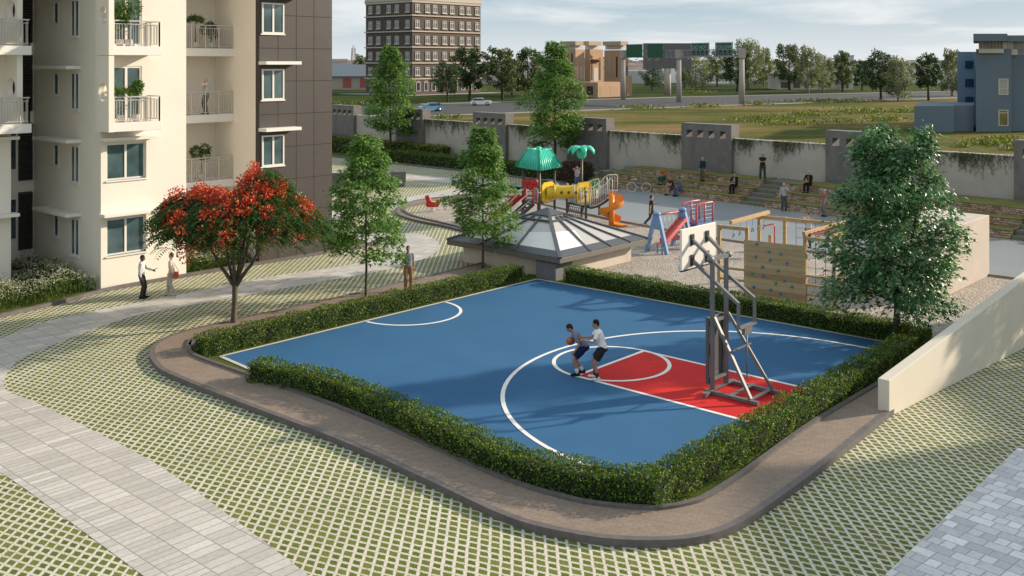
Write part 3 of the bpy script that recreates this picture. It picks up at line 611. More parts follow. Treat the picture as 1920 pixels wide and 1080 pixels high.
# ------------------------------------------------------------------ skylight pavilion at the far court corner
kio=empty('skylight_pavilion',UV(-30,35.7),'low square pavilion with grey framed glass pyramid roof behind the court corner','pavilion')
M_kw=mat('pavilion_wall',(.56,.50,.43),.85,noise=.1,nscale=1.2); M_kf=mat('grey_metal',(.10,.11,.125),.42,metal=.3,noise=.08,nscale=3); M_ks=mat('fascia_brown',(.15,.135,.12),.6,noise=.12)
ku0,ku1,kv0,kv1=-32.9,-27.25,33.15,38.5
b=MB(); b.uvbox(ku0,ku1,kv0,kv1,0,.78); b.build('wall',M_kw,kio)
ov=.55; ez=.80; et=1.02; E=[UV(ku1+ov,kv0-ov),UV(ku1+ov,kv1+ov),UV(ku0-ov,kv1+ov),UV(ku0-ov,kv0-ov)]
b=MB(); b.uvbox(ku0-ov,ku1+ov,kv0-ov,kv1+ov,ez,et); b.build('fascia',M_ks,kio,bevel=.015)
ctr=UV((ku0+ku1)/2,(kv0+kv1)/2); AP=ctr+Z*2.42; hw=(ku1-ku0)/2+ov
def onroof(e0,s,f):      # point on slope: eave corners e0->e1 parameter s, f towards the apex
    return e0
g=MB(); fr=MB(); bot=1.03; gl_in=[q+Z*bot for q in E]
for i in range(4):
    a,c=gl_in[i],gl_in[(i+1)%4]; n_=(c-a).cross(AP-a).normalized()
    if n_.z<0:n_=-n_
    P=lambda s,f:(a+(c-a)*s)*(1-f)+AP*f if True else None
    def Q(s,f):       # s in 0..1 along the eave at that height
        aa=a.lerp(AP,f); cc=c.lerp(AP,f); return aa.lerp(cc,s)
    g.add([a,c,AP],[(0,1,2)])
    fr.add([x+n_*.03 for x in(Q(0,0),Q(1,0),Q(1,.13),Q(0,.13))],[(0,1,2,3)])
    fr.bar(Q(0,0)+n_*.02,AP+n_*.02,.16,.09)
    for s in (.32,.56,.79) if i==0 else (.3,.62):
        top=.80; x=a.lerp(c,s); dr=(AP-ctr-Z*0); e=(ctr-(a+c)/2); e.z=0; f_=min(s,1-s)*2*.98; f_=min(f_,.8)
        up=Vector((e.x,e.y,AP.z-bot))
        sfix=s; y=a.lerp(c,s)+up*f_
        fr.bar(x+n_*.035,a.lerp(AP,.8).lerp(c.lerp(AP,.8),.1+.8*s)+n_*.035,.10,.06)
    fr.bar(Q(0,.72)+n_*.03,Q(1,.72)+n_*.03,.16,.06)
    fr.add([Q(0,.82)+n_*.07,Q(1,.82)+n_*.07,AP+n_*.07+Z*.02],[(0,1,2)])
M_sky=mat('skylight_glass',(.52,.49,.46),.2,spec=.7,coat=.4); M_pane_light=mat('painted_pane_light',(.86,.83,.79),.35)
bl_=MB()  # white sheets stand in for bright light on the lower panes
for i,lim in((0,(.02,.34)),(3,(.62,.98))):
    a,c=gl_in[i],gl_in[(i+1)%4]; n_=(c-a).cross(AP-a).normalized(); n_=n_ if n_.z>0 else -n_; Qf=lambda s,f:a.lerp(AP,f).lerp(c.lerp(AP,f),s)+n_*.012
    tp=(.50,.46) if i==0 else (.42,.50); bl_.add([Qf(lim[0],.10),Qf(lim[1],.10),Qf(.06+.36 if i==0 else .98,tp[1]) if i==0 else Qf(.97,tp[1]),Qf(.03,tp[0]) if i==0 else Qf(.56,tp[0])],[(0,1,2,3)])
bl_.build('painted_pane_light',M_pane_light,kio,fix=True)
g.build('glass_roof',M_sky,kio); fr.build('roof_frame',M_kf,kio)
b=MB(); b.uvbox(-28.15,-27.05,32.75,33.9,.0,.74); tag(b.build('concrete_post',mat('grey_post',(.17,.175,.185),.8,noise=.15,nscale=2),bevel=.015,loc=UV(-27.6,33.3)),'short dark grey concrete block between the hedges under the pavilion eave','block')
# ------------------------------------------------------------------ potted plants on the balconies and people-height things
M_pot=mat('white_pot',(.70,.66,.60),.6); M_bark=mat('bark',(.085,.065,.045),.9,noise=.3,nscale=9,bump=.5,bscale=25); M_bush=leafmat('pot_leaf',[(0,(.03,.075,.012)),(.6,(.07,.15,.025)),(1,(.16,.24,.05))],.4,.25)
def pot_plant(p,h,r,label,ntr=1,palm=False):
    root=empty('potted_plant',p,label,'plant','potted plants on the balconies'); b=MB(); b.tube([p,p+Z*.28],[.13,.17],10); b.build('pot',M_pot,root)
    b=MB(); b.tube([p+Z*.26,p+Z*(h*.4)+Vector((.03,.02,0)),p+Z*(h-r*.6)],[.03,.025,.015],6); b.build('trunk',M_bark,root)
    n=700 if not palm else 330; d=rdir(n); rad=r*rng.uniform(.35,1,n)**.5; c=np.array(p)+np.array([0,0,h-r*.5])
    if palm: d[:,2]=np.abs(d[:,2])*.5-.1; P=c+d*(rad*1.05)[:,None]; L=rng.uniform(.16,.3,n); w_=.04
    else: cc=rdir(7)*r*.62*np.array([1,1,.8]); P=c+cc[rng.integers(0,7,n)]+d*(rad*.55)[:,None]; L=rng.uniform(.08,.15,n); w_=.06
    me=leaf_mesh('foliage',P,d+rdir(n)*.8,d+rdir(n),L,w_,M_bush); o=bpy.data.objects.new('foliage',me); col.objects.link(o); o.parent=root; o.matrix_parent_inverse=PM(root).inverted()
pot_plant(UV(uF+.55,v0+.9,fl[3]),1.75,.48,'round green potted tree on the upper sunlit balcony')
pot_plant(UV(uF+.75,v0+.42,fl[3]),1.15,.35,'low bushy potted plant in the shaded corner of the upper sunlit balcony')
pot_plant(UV(uF+.75,v0+.5,fl[2]),1.35,.36,'small palm in a pot on the lower sunlit balcony',palm=True)
pot_plant(UV(uF+.6,v0+1.2,fl[2]),1.5,.33,'dark leaved potted shrub on the lower sunlit balcony')
pot_plant(UV(-41.9,v1+.75,fl[3]),1.6,.5,'bushy potted tree half hidden by the wall edge on the top shaded balcony')
pot_plant(UV(-42.0,v1+1.9,fl[3]),1.45,.3,'small palm on the top shaded balcony',palm=True)
pot_plant(UV(-42.0,v1+2.7,fl[3]),1.05,.4,'wide low potted plant on the top shaded balcony')
pot_plant(UV(-41.95,v1+.45,fl[2]),1.55,.45,'potted tree beside the man on the balcony')
pot_plant(UV(-42.0,v1+2.2,fl[1]),1.5,.42,'round potted tree behind the railing above the red flowering tree')
# flower beds at the foot of the flats
M_fl=leafmat('white_flower',[(0,(.35,.34,.24)),(.5,(.58,.56,.46)),(1,(.72,.70,.62))],.7,.3); M_stem=leafmat('bed_leaf',[(0,(.03,.06,.01)),(.6,(.07,.12,.02)),(1,(.13,.18,.04))],.5,.3)
def bed(name,poly,n,label,h=.85):
    xs=[q.x for q in poly]; ys=[q.y for q in poly]; pts=[]
    def inside(x,y):
        c=False; j=len(poly)-1
        for i in range(len(poly)):
            if (poly[i].y>y)!=(poly[j].y>y) and x<(poly[j].x-poly[i].x)*(y-poly[i].y)/(poly[j].y-poly[i].y)+poly[i].x: c=not c
            j=i
        return c
    while len(pts)<n:
        x=random.uniform(min(xs),max(xs)); y=random.uniform(min(ys),max(ys))
        if inside(x,y): pts.append((x,y))
    P=[];D=[];L=[];I=[]
    for x,y in pts:
        hh=h*random.uniform(.6,1.1)*(1+.25*math.sin(x*2.1+y*1.3))
        for k in range(6): P.append((x+random.gauss(0,.05),y+random.gauss(0,.05),random.uniform(0,hh*.8))); D.append((random.gauss(0,.5),random.gauss(0,.5),1)); L.append(random.uniform(.15,.3)); I.append(0)
        for k in range(5): P.append((x+random.gauss(0,.07),y+random.gauss(0,.07),hh+random.gauss(0,.03))); D.append((random.gauss(0,1),random.gauss(0,1),.2)); L.append(random.uniform(.045,.08)); I.append(1)
    n=len(P); L=np.array(L); I=np.array(I); Nl=rdir(n); Nl[I==1]=Nl[I==1]*.4+np.array([0,0,1])
    me=leaf_mesh(name,np.array(P),np.array(D),Nl,L,np.where(I==1,L*.95,.035),[M_stem,M_fl],I); o=bpy.data.objects.new(name,me); col.objects.link(o); tag(o,label,'flower bed',None,'stuff')
bed('white_flower_bed',[G(-70,604),G(0,591),G(100,568),G(183,548),UV(-40,18.9),UV(-45.7,18.9),UV(-45.7,16.7),UV(-41.6,16.6),UV(-41.6,11)],1500,'dense white flowering bed in the corner of the flats at the left')
bed('white_flower_bed',[G(352,516),G(465,497),UV(-39.8,26.3),UV(-42.8,26.3),UV(-42.8,23),UV(-39.8,23)],750,'white flowering bed below the shaded balconies behind the red tree')
# ------------------------------------------------------------------ buildings beyond the wall
def cornerbox(b,pc,d,pl,pr,z0,z1):
    """upright box whose near corner stands at picture column pc, depth d; faces run along -U to column pl and along V to column pr"""
    C=Vector(((pc-960)/F*d,d,0)); rl=(pl-960)/F; rr=(pr-960)/F
    sl_=(C.x-rl*C.y)/(U.x*1-rl*U.y); sr=(rr*C.y-C.x)/(V.x-rr*V.y)
    c=C-U*(sl_/2)+V*(sr/2); b.obox(c+Z*((z0+z1)/2),U*(sl_/2),V*(sr/2),Z*((z1-z0)/2)); return C,sl_,sr
def zy(y,d): return H-(y-HY)/F*d
M_brick=None
def brick_mat():
    m,t,p=shader('dark_brick'); P=pos(t); s=N(t,'ShaderNodeSeparateXYZ'); Lk(t,P,s.inputs[0])
    f=mixc(t,.5,noise(t,P,.5,5),noise(t,P,6,4)); c=ramp(t,f,[(.3,(.06,.043,.034)),(.55,(.098,.07,.054)),(.75,(.14,.10,.076))])
    ln=mth(t,'LESS_THAN',mth(t,'FRACT',mth(t,'MULTIPLY',s.outputs[2],3.1)),.13); c=mixc(t,mth(t,'MULTIPLY',ln,.35),c,(.2,.15,.12)); Lk(t,c,p.inputs['Base Color']); p.inputs['Roughness'].default_value=.85; return m
M_brick=brick_mat(); M_band=mat('pale_band',(.50,.44,.37),.8); M_pane=mat('far_pane',(.10,.12,.135),.12,spec=.9)
tow=empty('brick_office_tower',Vector(((773-960)/F*290,290,0)),'tall dark brick office block with rows of white windows beyond the road','building')
b=MB(); C,sL,sR=cornerbox(b,773,290,686,901,0,27); b.build('wall',M_brick,tow)
b=MB()
for i in range(6):
    z=zy(148-29.9*i,290)
    b.obox(C-U*(sL/2)+V*(sR/2)+Z*z,U*(sL/2+.35),V*(sR/2+.35),Z*.17)
b.obox(C-U*(sL/2)+V*(sR/2)+Z*28.6,U*(sL/2+.2),V*(sR/2+.2),Z*1.9); b.build('stone_band',M_band,tow)
M_wf=mat('white_window',(.50,.47,.43),.6)
def towin(o,ax,nr,w,h,arch=False):
    b=MB(); t=.1; fw=.15
    for x in(fw/2,w-fw/2): b.obox(o+ax*x+Z*(h/2),ax*(fw/2),nr*t,Z*(h/2))
    for z in(fw/2,h-fw/2): b.obox(o+ax*(w/2)+Z*z,ax*(w/2-fw),nr*(t*.95),Z*(fw/2))
    if not arch: b.obox(o+ax*(w/2)+Z*(h*.5),ax*.1,nr*(t*.9),Z*(h/2-fw)); b.obox(o+ax*(w/2)+Z*(h*.72),ax*(w/2-fw),nr*(t*.85),Z*.09); b.obox(o+ax*(w/2)-Z*.12,ax*(w/2+.2),nr*.25,Z*.11)
    else: b.tube([o+ax*(w/2+math.cos(a)*(w/2-.05))+Z*(h-.1+math.sin(a)*.45) for a in [math.pi*i/6 for i in range(7)]],.12,4)
    b.cm=1; b.obox(o+ax*(w/2)+Z*(h/2)+nr*.01,ax*(w/2-.05),nr*.03,Z*(h/2-.05)); b.build('window',[M_wf,M_pane if not arch else M_gl2],tow)
def colpos(px,ax): # distance from corner along ax for a column px
    r=(px-960)/F; return (r*C.y-C.x)/(ax.x-r*ax.y)
for ax,nr,cols_ in((V,U,(782,801,815,833,847,865,878,894)),(-U,-V,(764.6,744.6,729.5,710,695))):
    for px in cols_:
        s=colpos(px,ax)
        for k in range(5): towin(C+ax*(s-.85)+nr*.1+Z*(zy(134-29.9*k,290)-1.15),ax,nr,1.7,2.3)
    for k in range(9 if ax is V else 6):
        s=1.6+k*3.05; towin(C+ax*(s-.2)+nr*.1+Z*1.0,ax,nr,1.6,2.6,True)
sheet('forecourt',[C+U*5-V*5,C+U*5+V*(sR+6),C+V*(sR+6),C-V*5-U*(sL+4),C-V*8-U*(sL+4)],.002,mat('forecourt',(.33,.34,.36),.85))
# sandy modern house
hs=empty('sandstone_house',G(1121,185),'sandy brown modern house with flat roof slabs and two garage doors','house')
M_sand=mat('sand_render',(.44,.28,.175),.85,noise=.08,nscale=.4); M_slabr=mat('roof_slab',(.40,.31,.22),.8); M_gdoor=mat('garage_door',(.36,.22,.12),.6)
d=272; b=MB()
for pc,pl,pr,yt,dd in((1079,1056,1096,92.5,280),(1106,1096.5,1131,92.5,288),(1165,1133,1178,94,284)): cornerbox(b,pc,dd,pl,pr,0,zy(yt,dd))
b.build('wall',M_sand,hs)
b=MB(); cornerbox(b,1121,268,1082,1163,0,zy(154.5,268)); cornerbox(b,1176,282,1170,1185,0,zy(142,282)); b.build('garage_block',M_sand,hs)
b=MB()
for pc,pl,pr,dd in((1079,1050,1094,279.5),(1104,1094,1128,286.5),(1164,1130,1178,282.5)): cornerbox(b,pc,dd,pl,pr,zy(85,dd),zy(77.2,dd))
b.build('roof',M_slabr,hs)
b=MB()
for pc,pl,pr,dd in((1079,1058,1094,281),(1105,1097,1124,289),(1164,1135,1174,285)): cornerbox(b,pc,dd,pl,pr,zy(92.6,dd)+.02,zy(85,dd)-.01)
b.build('clerestory_glazing',mat('pale_glazing',(.55,.55,.54),.25,spec=.8),hs)
def facerect(name,pc,d,px0,px1,z0,z1,m,parent,ax=V,nr=U,out=.06):
    C=Vector(((pc-960)/F*d,d,0)); q=[]
    for px in(px0,px1): r=(px-960)/F; q.append((r*C.y-C.x)/(ax.x-r*ax.y))
    b=MB(); b.obox(C+ax*((q[0]+q[1])/2)+nr*(out/2)+Z*((z0+z1)/2),ax*((q[1]-q[0])/2),nr*(out/2),Z*((z1-z0)/2)); return b.build(name,m,parent)
for p0,p1 in((1125,1139.5),(1143.5,1158)): facerect('garage_door',1121,268,p0,p1,.02,zy(162,268),M_gdoor,hs,V,U,.04)
for p0,p1 in((1081.5,1083.5),(1088.5,1090.5),(1094,1095.5)): facerect('window',1079,280,p0,p1,zy(148,280),zy(125,280),M_wf,hs)
facerect('window',1106,288,1113,1121,zy(153,288),zy(127,288),M_wf,hs); facerect('window_hood',1106,288,1110,1126,zy(113,288),zy(111,288),M_sand,hs,V,U,1.2)
M_slot=mat('slot_window',(.05,.04,.035),.4)
for pc,dd,p0,p1,y0,y1,ax,nr in((1106,288,1108.5,1111,105,150,V,U),(1106,288,1123,1126,108,150,V,U),(1165,284,1158,1155,106,145,-U,-V),(1079,280,1074,1071,100,150,-U,-V),(1079,280,1066,1062,100,150,-U,-V),(1121,268,1112,1100,162,178,-U,-V)): facerect('window',pc,dd,p0,p1,zy(y1,dd),zy(y0,dd),M_slot,hs,ax,nr,.05)
facerect('window',1165,284,1174,1176.5,zy(146,284),zy(125,284),M_pane,hs); facerect('window',1165,284,1147,1140,zy(140,284),zy(100,284),M_slabr,hs,U,-V,.15)
# slate blue block at the right
bl=empty('slate_blue_building',G(1830,247),'slate blue flat roofed building with glazed rooftop lookout at the right edge','building')
M_sl=mat('slate_blue',(.135,.180,.215),.75,noise=.06,nscale=.2); M_sl2=mat('pale_slate_blue',(.20,.31,.43),.75,noise=.05,nscale=.3); M_beige=mat('beige_frame',(.62,.56,.47),.6)
RAY=Vector((.46,1,0))
def xbox(b,p0,p1,d,dep,z0,z1):
    x0,x1=(p0-960)/F*d,(p1-960)/F*d; b.obox(Vector(((x0+x1)/2,d,(z0+z1)/2))+RAY*(dep/2),Vector(((x1-x0)/2,0,0)),RAY*(dep/2),Z*((z1-z0)/2))
d=134.8
b=MB(); xbox(b,1830,1897,d,16,0,zy(92,d)); xbox(b,1897.2,1990,d+1,18,0,zy(103,d)); b.build('wall',M_sl,bl)
b=MB(); xbox(b,1714,1789,d-.6,14,0,zy(198.5,d)); xbox(b,1789.2,1826,d+1,10,0,zy(198,d)); b.build('annex',M_sl,bl)
b=MB(); xbox(b,1795,1832,d+16.4,9,0,zy(97,d+16)); w5=b.build('rear_wing',M_sl2,bl)
for y0,y1 in((114,128.5),(148,163),(181.5,196)):
    b=MB(); dd=d+16.2
    for k in range(3): xbox(b,1810+k*5.4,1814.3+k*5.4,dd,.09,zy(y1,dd),zy(y0,dd))
    b.build('window',mat('navy_pane',(.02,.05,.12),.3),bl)
b=MB(); xbox(b,1825,1889,d-2.2,17,zy(77.5,d),zy(64,d)); xbox(b,1889.1,1990,d-.8,16,zy(78,d),zy(66.5,d)); b.build('roof',M_sl,bl)
b=MB(); xbox(b,1835,1882,d-.4,.3,zy(99.5,d),zy(91.5,d)); 
for k in range(8): xbox(b,1835+k*6.57,1836+k*6.57,d-.35,.2,zy(91.4,d),zy(77.6,d))
xbox(b,1884,1885.5,d-.3,.2,zy(92,d),zy(78,d)); xbox(b,1897,1908,d+.5,.4,zy(103,d),zy(92,d)); b.build('lookout_frame',M_beige,bl)
b=MB(); xbox(b,1835.5,1900,d+.3,12,zy(91.9,d),zy(77.7,d)); xbox(b,1900.3,1990,d+1.6,12,zy(102.8,d),zy(78.2,d)); b.build('lookout_glazing',mat('lookout_glass',(.40,.37,.33),.2,noise=.5,nscale=.8),bl)
for y0,y1,m in((147.5,178,mat('pale_pane',(.42,.37,.34),.2,noise=.2,nscale=1)),(206,236,mat('ochre_pane',(.20,.17,.06),.2,noise=.3,nscale=1))):
    b=MB(); dd=d-.05; b.box((1872-960)/F*d,(1873.7-960)/F*d,dd,d-.001,zy(y1,d),zy(y0,d)); b.box((1888.8-960)/F*d,(1890.5-960)/F*d,dd,d-.001,zy(y1,d),zy(y0,d))
    for y in(y0,(y0+y1)/2+3 if y0<200 else y0+5,y1-1.5): b.box((1873.8-960)/F*d,(1888.7-960)/F*d,dd,d-.001,zy(y+1.4,d),zy(y,d))
    wn=b.build('window',M_beige,bl); b=MB(); b.box((1873.8-960)/F*d,(1888.7-960)/F*d,d-.03,d-.002,zy(y1-1.6,d),zy(y0+1.6,d)); b.build('pane',m,wn)
# long warehouse at the far left, mast, low white house
wh=empty('warehouse',G(640,168.5),'long low warehouse with slate roof and red shutters beside the brick tower','warehouse'); d=345
b=MB(); b.box((480-960)/F*d,(690-960)/F*d,d,d+40,0,zy(143,d)); b.build('wall',mat('pale_warehouse',(.50,.43,.35),.8),wh)
b=MB(); x0,x1=(476-960)/F*d,(694-960)/F*d; z0,z1=zy(143,d),zy(121,d); b.add([(x0,d-1,z0),(x1,d-1,z0),(x1,d+20,z1),(x0,d+20,z1),(x0,d+41,z0),(x1,d+41,z0)],[(0,1,2,3),(3,2,5,4),(0,3,4),(1,5,2),(0,4,5,1)]); b.build('roof',mat('slate_roof',(.10,.13,.165),.7),wh)
for p0,p1 in((595,608),(643,658.5),(675,688)):
    b=MB(); b.box((p0-960)/F*d,(p1-960)/F*d,d-.15,d-.001,.8,zy(146.5,d)); b.build('shutter',mat('red_shutter',(.48,.12,.11),.7),wh)
b=MB(); d=700
c0=at(663,130,d)
for sx,sy in((-1,-1),(1,-1),(1,1),(-1,1)): b.bar((c0.x+sx*2,d+sy*2,0),(c0.x+sx*1,d+sy*1,zy(90,d)),.5)
for i in range(9):
    z=zy(90,d)*(i+.5)/9; k=2-i/9
    for a,c in(((-1,-1),(1,1)),((1,-1),(-1,1))): b.bar((c0.x+a[0]*k,d+a[1]*k,z),(c0.x+c[0]*k,d+c[1]*k,z+3),.35)
tag(b.build('lattice_mast',mat('mast_steel',(.45,.42,.42),.6),loc=(c0.x,d,0)),'pale lattice radio mast far beyond the warehouse','mast')
lh=empty('white_house',G(1525,168),'long low white house behind the pale trees across the road','house'); d=348
b=MB(); b.box((1459-960)/F*d,(1571-960)/F*d,d,d+14,0,zy(140,d)); b.box((1571.2-960)/F*d,(1594-960)/F*d,d-3,d+10,0,zy(134,d)); b.build('wall',mat('white_house_wall',(.62,.58,.50),.8),lh)
b=MB(); b.box((1456-960)/F*d,(1571-960)/F*d,d-1,d+15,zy(140,d),zy(138,d)); b.build('roof',mat('house_roof',(.30,.29,.28),.8),lh)
for p0,p1 in((1464,1478),(1488,1500),(1508,1516),(1548,1558),(1577,1583),(1586,1591)):
    b=MB(); dd=d if p0<1570 else d-3; b.box((p0-960)/F*dd,(p1-960)/F*dd,dd-.15,dd-.001,.6,zy(154,dd)); b.build('window',mat('brown_window',(.14,.10,.07),.4),lh)
# far town, with distance haze painted in as pale colours
b=MB(); random.seed(11)
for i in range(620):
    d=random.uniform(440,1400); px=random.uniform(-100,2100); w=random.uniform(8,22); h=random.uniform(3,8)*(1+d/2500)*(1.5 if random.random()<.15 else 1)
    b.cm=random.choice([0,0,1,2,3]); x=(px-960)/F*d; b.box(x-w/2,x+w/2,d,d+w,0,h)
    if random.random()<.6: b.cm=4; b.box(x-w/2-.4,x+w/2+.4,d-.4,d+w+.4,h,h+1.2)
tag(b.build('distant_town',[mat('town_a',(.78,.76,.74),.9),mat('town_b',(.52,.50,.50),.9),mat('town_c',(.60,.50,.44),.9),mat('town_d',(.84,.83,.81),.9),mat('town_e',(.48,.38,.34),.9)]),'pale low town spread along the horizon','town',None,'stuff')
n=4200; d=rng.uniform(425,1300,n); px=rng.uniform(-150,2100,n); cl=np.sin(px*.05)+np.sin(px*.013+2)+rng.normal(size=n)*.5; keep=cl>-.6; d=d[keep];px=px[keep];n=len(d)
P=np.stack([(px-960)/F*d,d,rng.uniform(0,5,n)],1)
me=leaf_mesh('distant_trees',P,rdir(n,.6),rdir(n),rng.uniform(2,5,n),rng.uniform(2,4,n),leafmat('distant_leaf',[(0,(.20,.24,.15)),(1,(.36,.38,.27))],.8,.2)); o=bpy.data.objects.new('distant_trees',me); col.objects.link(o); tag(o,'hazy far-off tree belt along the horizon','trees',None,'stuff')  # haze is put into the pale leaf colours
# ------------------------------------------------------------------ trees across the road
M_fb=mat('far_bark',(.10,.08,.06),.9); M_birch=mat('pale_bark',(.34,.31,.27),.9,noise=.3,nscale=2)
LA=leafmat('dark_round_leaf',[(0,(.022,.05,.018)),(.6,(.045,.085,.03)),(1,(.10,.14,.045))],.5,.2)
LB=leafmat('grey_green_leaf',[(0,(.10,.12,.07)),(.6,(.17,.195,.11)),(1,(.32,.34,.22))],.5,.3)
LC=leafmat('olive_leaf',[(0,(.05,.08,.03)),(.6,(.095,.13,.05)),(1,(.20,.22,.10))],.5,.25)
def far_tree(px,yb,yt,wpx,kind,label,cb=.28,group='trees across the road'):
    g_=G(px,yb); d=g_.y; h=(yb-yt)/F*d; r=wpx/2/F*d; lm={'A':LA,'B':LB,'C':LC}[kind]; root=empty({'A':'dark_round_tree','B':'grey_green_tree','C':'olive_tree'}[kind],g_,label,'tree',group)
    b=MB(); tp=g_+Z*h*.9+Vector((random.uniform(-.05,.05)*h,0,0)); b.tube([g_-Z*.1,g_.lerp(tp,.35),g_.lerp(tp,.7),tp],[.028*h,.02*h,.012*h,.004*h],7); cen=[]
    nb=26
    for i in range(nb):
        z=cb*h+(h*.93-cb*h)*((i+.5)/nb); f=(z-cb*h)/(h-cb*h); rr=r*(math.sin(math.pi*(f*.80+.16))**.6)*random.uniform(.55,1.1); a=i*2.4+random.uniform(-.5,.5)
        e=g_+Vector((math.cos(a)*rr,math.sin(a)*rr,z+random.uniform(-.02,.05)*h)); s_=g_.lerp(tp,max(.15,(z-rr*.4)/(h*.9)))
        b.tube([s_,s_.lerp(e,.5)+Z*.02*h,e],[.008*h,.005*h,.002*h],5); cen.append(e); cen.append(s_.lerp(e,.62)+Vector((random.uniform(-.1,.1)*h*.5,random.uniform(-.1,.1)*h*.5,0)))
    b.build('trunk',M_birch if kind=='B' else M_fb,root)
    cen=np.array([tuple(c) for c in cen]); n=4200; ci=rng.integers(0,len(cen),n); sg=r*.23; off=rdir(n)*(sg*rng.uniform(.2,1,n)**.6)[:,None]
    if kind=='B': off[:,2]*=1.5
    P=cen[ci]+off; D=rdir(n,-1.2 if kind=='B' else .1); L=h*.035*rng.uniform(.7,1.4,n)
    me=leaf_mesh('crown',P,D,rdir(n,.4),L,L*(.55 if kind=='B' else .75),lm); o=bpy.data.objects.new('crown',me); col.objects.link(o); o.parent=root; o.matrix_parent_inverse=PM(root).inverted()
random.seed(5)
far_tree(683,161,101,40,'C','dark sparse tree between the warehouse and the brick tower',.35)
far_tree(839,191,116,58,'A','smaller dark round tree in front of the brick tower beside the white car')
far_tree(880,188,85,66,'A','taller dark round tree in front of the right half of the brick tower')
far_tree(942,187,86,66,'C','olive green tree directly right of the brick tower',.25)
far_tree(992,183,86,62,'C','olive green tree behind the crown of the tall maple beside the sandy house',.15)
far_tree(960,178,104,44,'A','dark low tree between two olive trees right of the brick tower',.1)
far_tree(1223,170,122,52,'A','small dark tree below the left part of the grey sign panel',.2)
far_tree(1306,173,100,66,'B','pale green tree behind the DO NOT sign',.2)
far_tree(1283,166,112,40,'A','dark tree behind the middle post of the road sign gantry',.2)
far_tree(1345,163,96,56,'C','olive tree behind the FOLLOW sign',.2)
far_tree(1382,172,92,58,'A','dark green tree left of the right gantry post',.25)
far_tree(1402,167,72,68,'B','tallest pale tree behind the right gantry post',.22)
far_tree(1432,161,86,40,'B','slim pale tree just right of the gantry',.2)
far_tree(1480,168,81,58,'C','tall olive tree at the left end of the white house',.2)
far_tree(1515,176,86,52,'B','tall pale drooping tree in front of the white house',.2)
far_tree(1543,174,102,46,'B','shorter pale tree in front of the white house',.2)
far_tree(1580,172,96,48,'C','loose olive tree at the bright end of the white house',.22)
far_tree(1616,170,112,34,'A','narrow dark tree left of the big dark roadside tree',.2)
far_tree(1652,188,95,70,'A','biggest dark round tree on the near verge of the road',.25)
far_tree(1684,190,104,56,'B','pale drooping tree between the two dark roadside trees',.15)
far_tree(1741,188,100,56,'A','dark round tree on the verge left of the blue building',.32)
far_tree(1785,180,88,44,'B','pale tree partly behind the slate blue building',.1)
# low shrubs scattered on the waste ground
P=[];L=[]
for px,py,wp,hp,n in((1440,226,115,9,420),(1520,216,100,8,300),(1625,211,110,9,360),(1660,226,80,9,240),(1475,234,120,8,300),(1580,230,60,5,120),(1560,192,190,4,420),(1420,196,60,4,120),(1320,201,70,4,150),(1200,204,75,4,150),(1700,210,50,7,140),(1870,268,110,14,520),(1905,280,50,10,200),(1805,275,25,6,80),(830,222,25,5,60),(857,222,22,4,50),(900,172,30,4,40),(1310,176,70,3,160),(660,196,80,4,140),(1040,182,100,5,120),(1760,205,40,5,90)):
    for k in range(int(n*1.8)):
        g_=G(px+random.gauss(0,wp*.26),py+random.gauss(0,hp*.22)); P.append((g_.x,g_.y,random.uniform(-.05,.42)*(g_.y/110)**.5)); L.append(random.uniform(.18,.40)*(g_.y/110)**.5)
n=len(P); L=np.array(L)
me=leaf_mesh('field_shrubs',np.array(P),rdir(n,1.0),rdir(n),L,L*.7,leafmat('shrub_leaf',[(0,(.05,.075,.012)),(.7,(.12,.155,.025)),(.94,(.22,.24,.06)),(1,(.5,.48,.36))],.6,.3)); o=bpy.data.objects.new('field_shrubs',me); col.objects.link(o); tag(o,'low green shrubs scattered over the brown waste ground','shrubs',None,'stuff')
# ------------------------------------------------------------------ sign gantry and roadside panel
M_gs=mat('gantry_concrete',(.42,.385,.35),.85,noise=.08,nscale=.5); M_gt=mat('gantry_steel',(.30,.31,.31),.5,metal=.4); M_green=mat('sign_green',(.006,.085,.035),.5); M_sw=mat('sign_white',(.62,.66,.62),.5)
ga=empty('sign_gantry',G(1273,192),'overhead sign gantry with three concrete posts and four green boards across the road','gantry')
pp=[(1168.5,187,94),(1273,192,93),(1391,197,90.5)]; tops=[]
for px,yb,yt in pp:
    q=G(px,yb); b=MB(); zt_=zy(yt,q.y); b.tube([q+Z*-.1,q+Z*(zt_-2.3)],[.78,.66],4,side=(1,1,0)); b.obox(q+Z*(zt_-1.0),Vector((.72,0,0)),Vector((0,.7,0)),Z*1.0); b.tube([q+Z*(zt_-2.3),q+Z*(zt_-2.0)],[.66,.95],4,side=(1,1,0)); b.build('post',M_gs,ga); tops.append(q+Z*(zt_-.95))
for a,c in zip(tops[:-1],tops[1:]):
    b=MB()
    for dz in(-.85,.75):
        for dy in(-.5,.5): b.bar(a+Z*dz+Vector((0,dy,0)),c+Z*dz+Vector((0,dy,0)),.16)
    n=14
    for i in range(n+1):
        p=a.lerp(c,i/n); q=a.lerp(c,min(1,(i+1)/n)); 
        for dy in(-.5,.5): b.bar(p+Vector((0,dy,-.85)),p+Vector((0,dy,.75)),.08)
        if i<n: b.bar(p+Vector((0,-.5,-.85)),q+Vector((0,-.5,.75)),.07)
    b.build('truss',M_gt,ga)
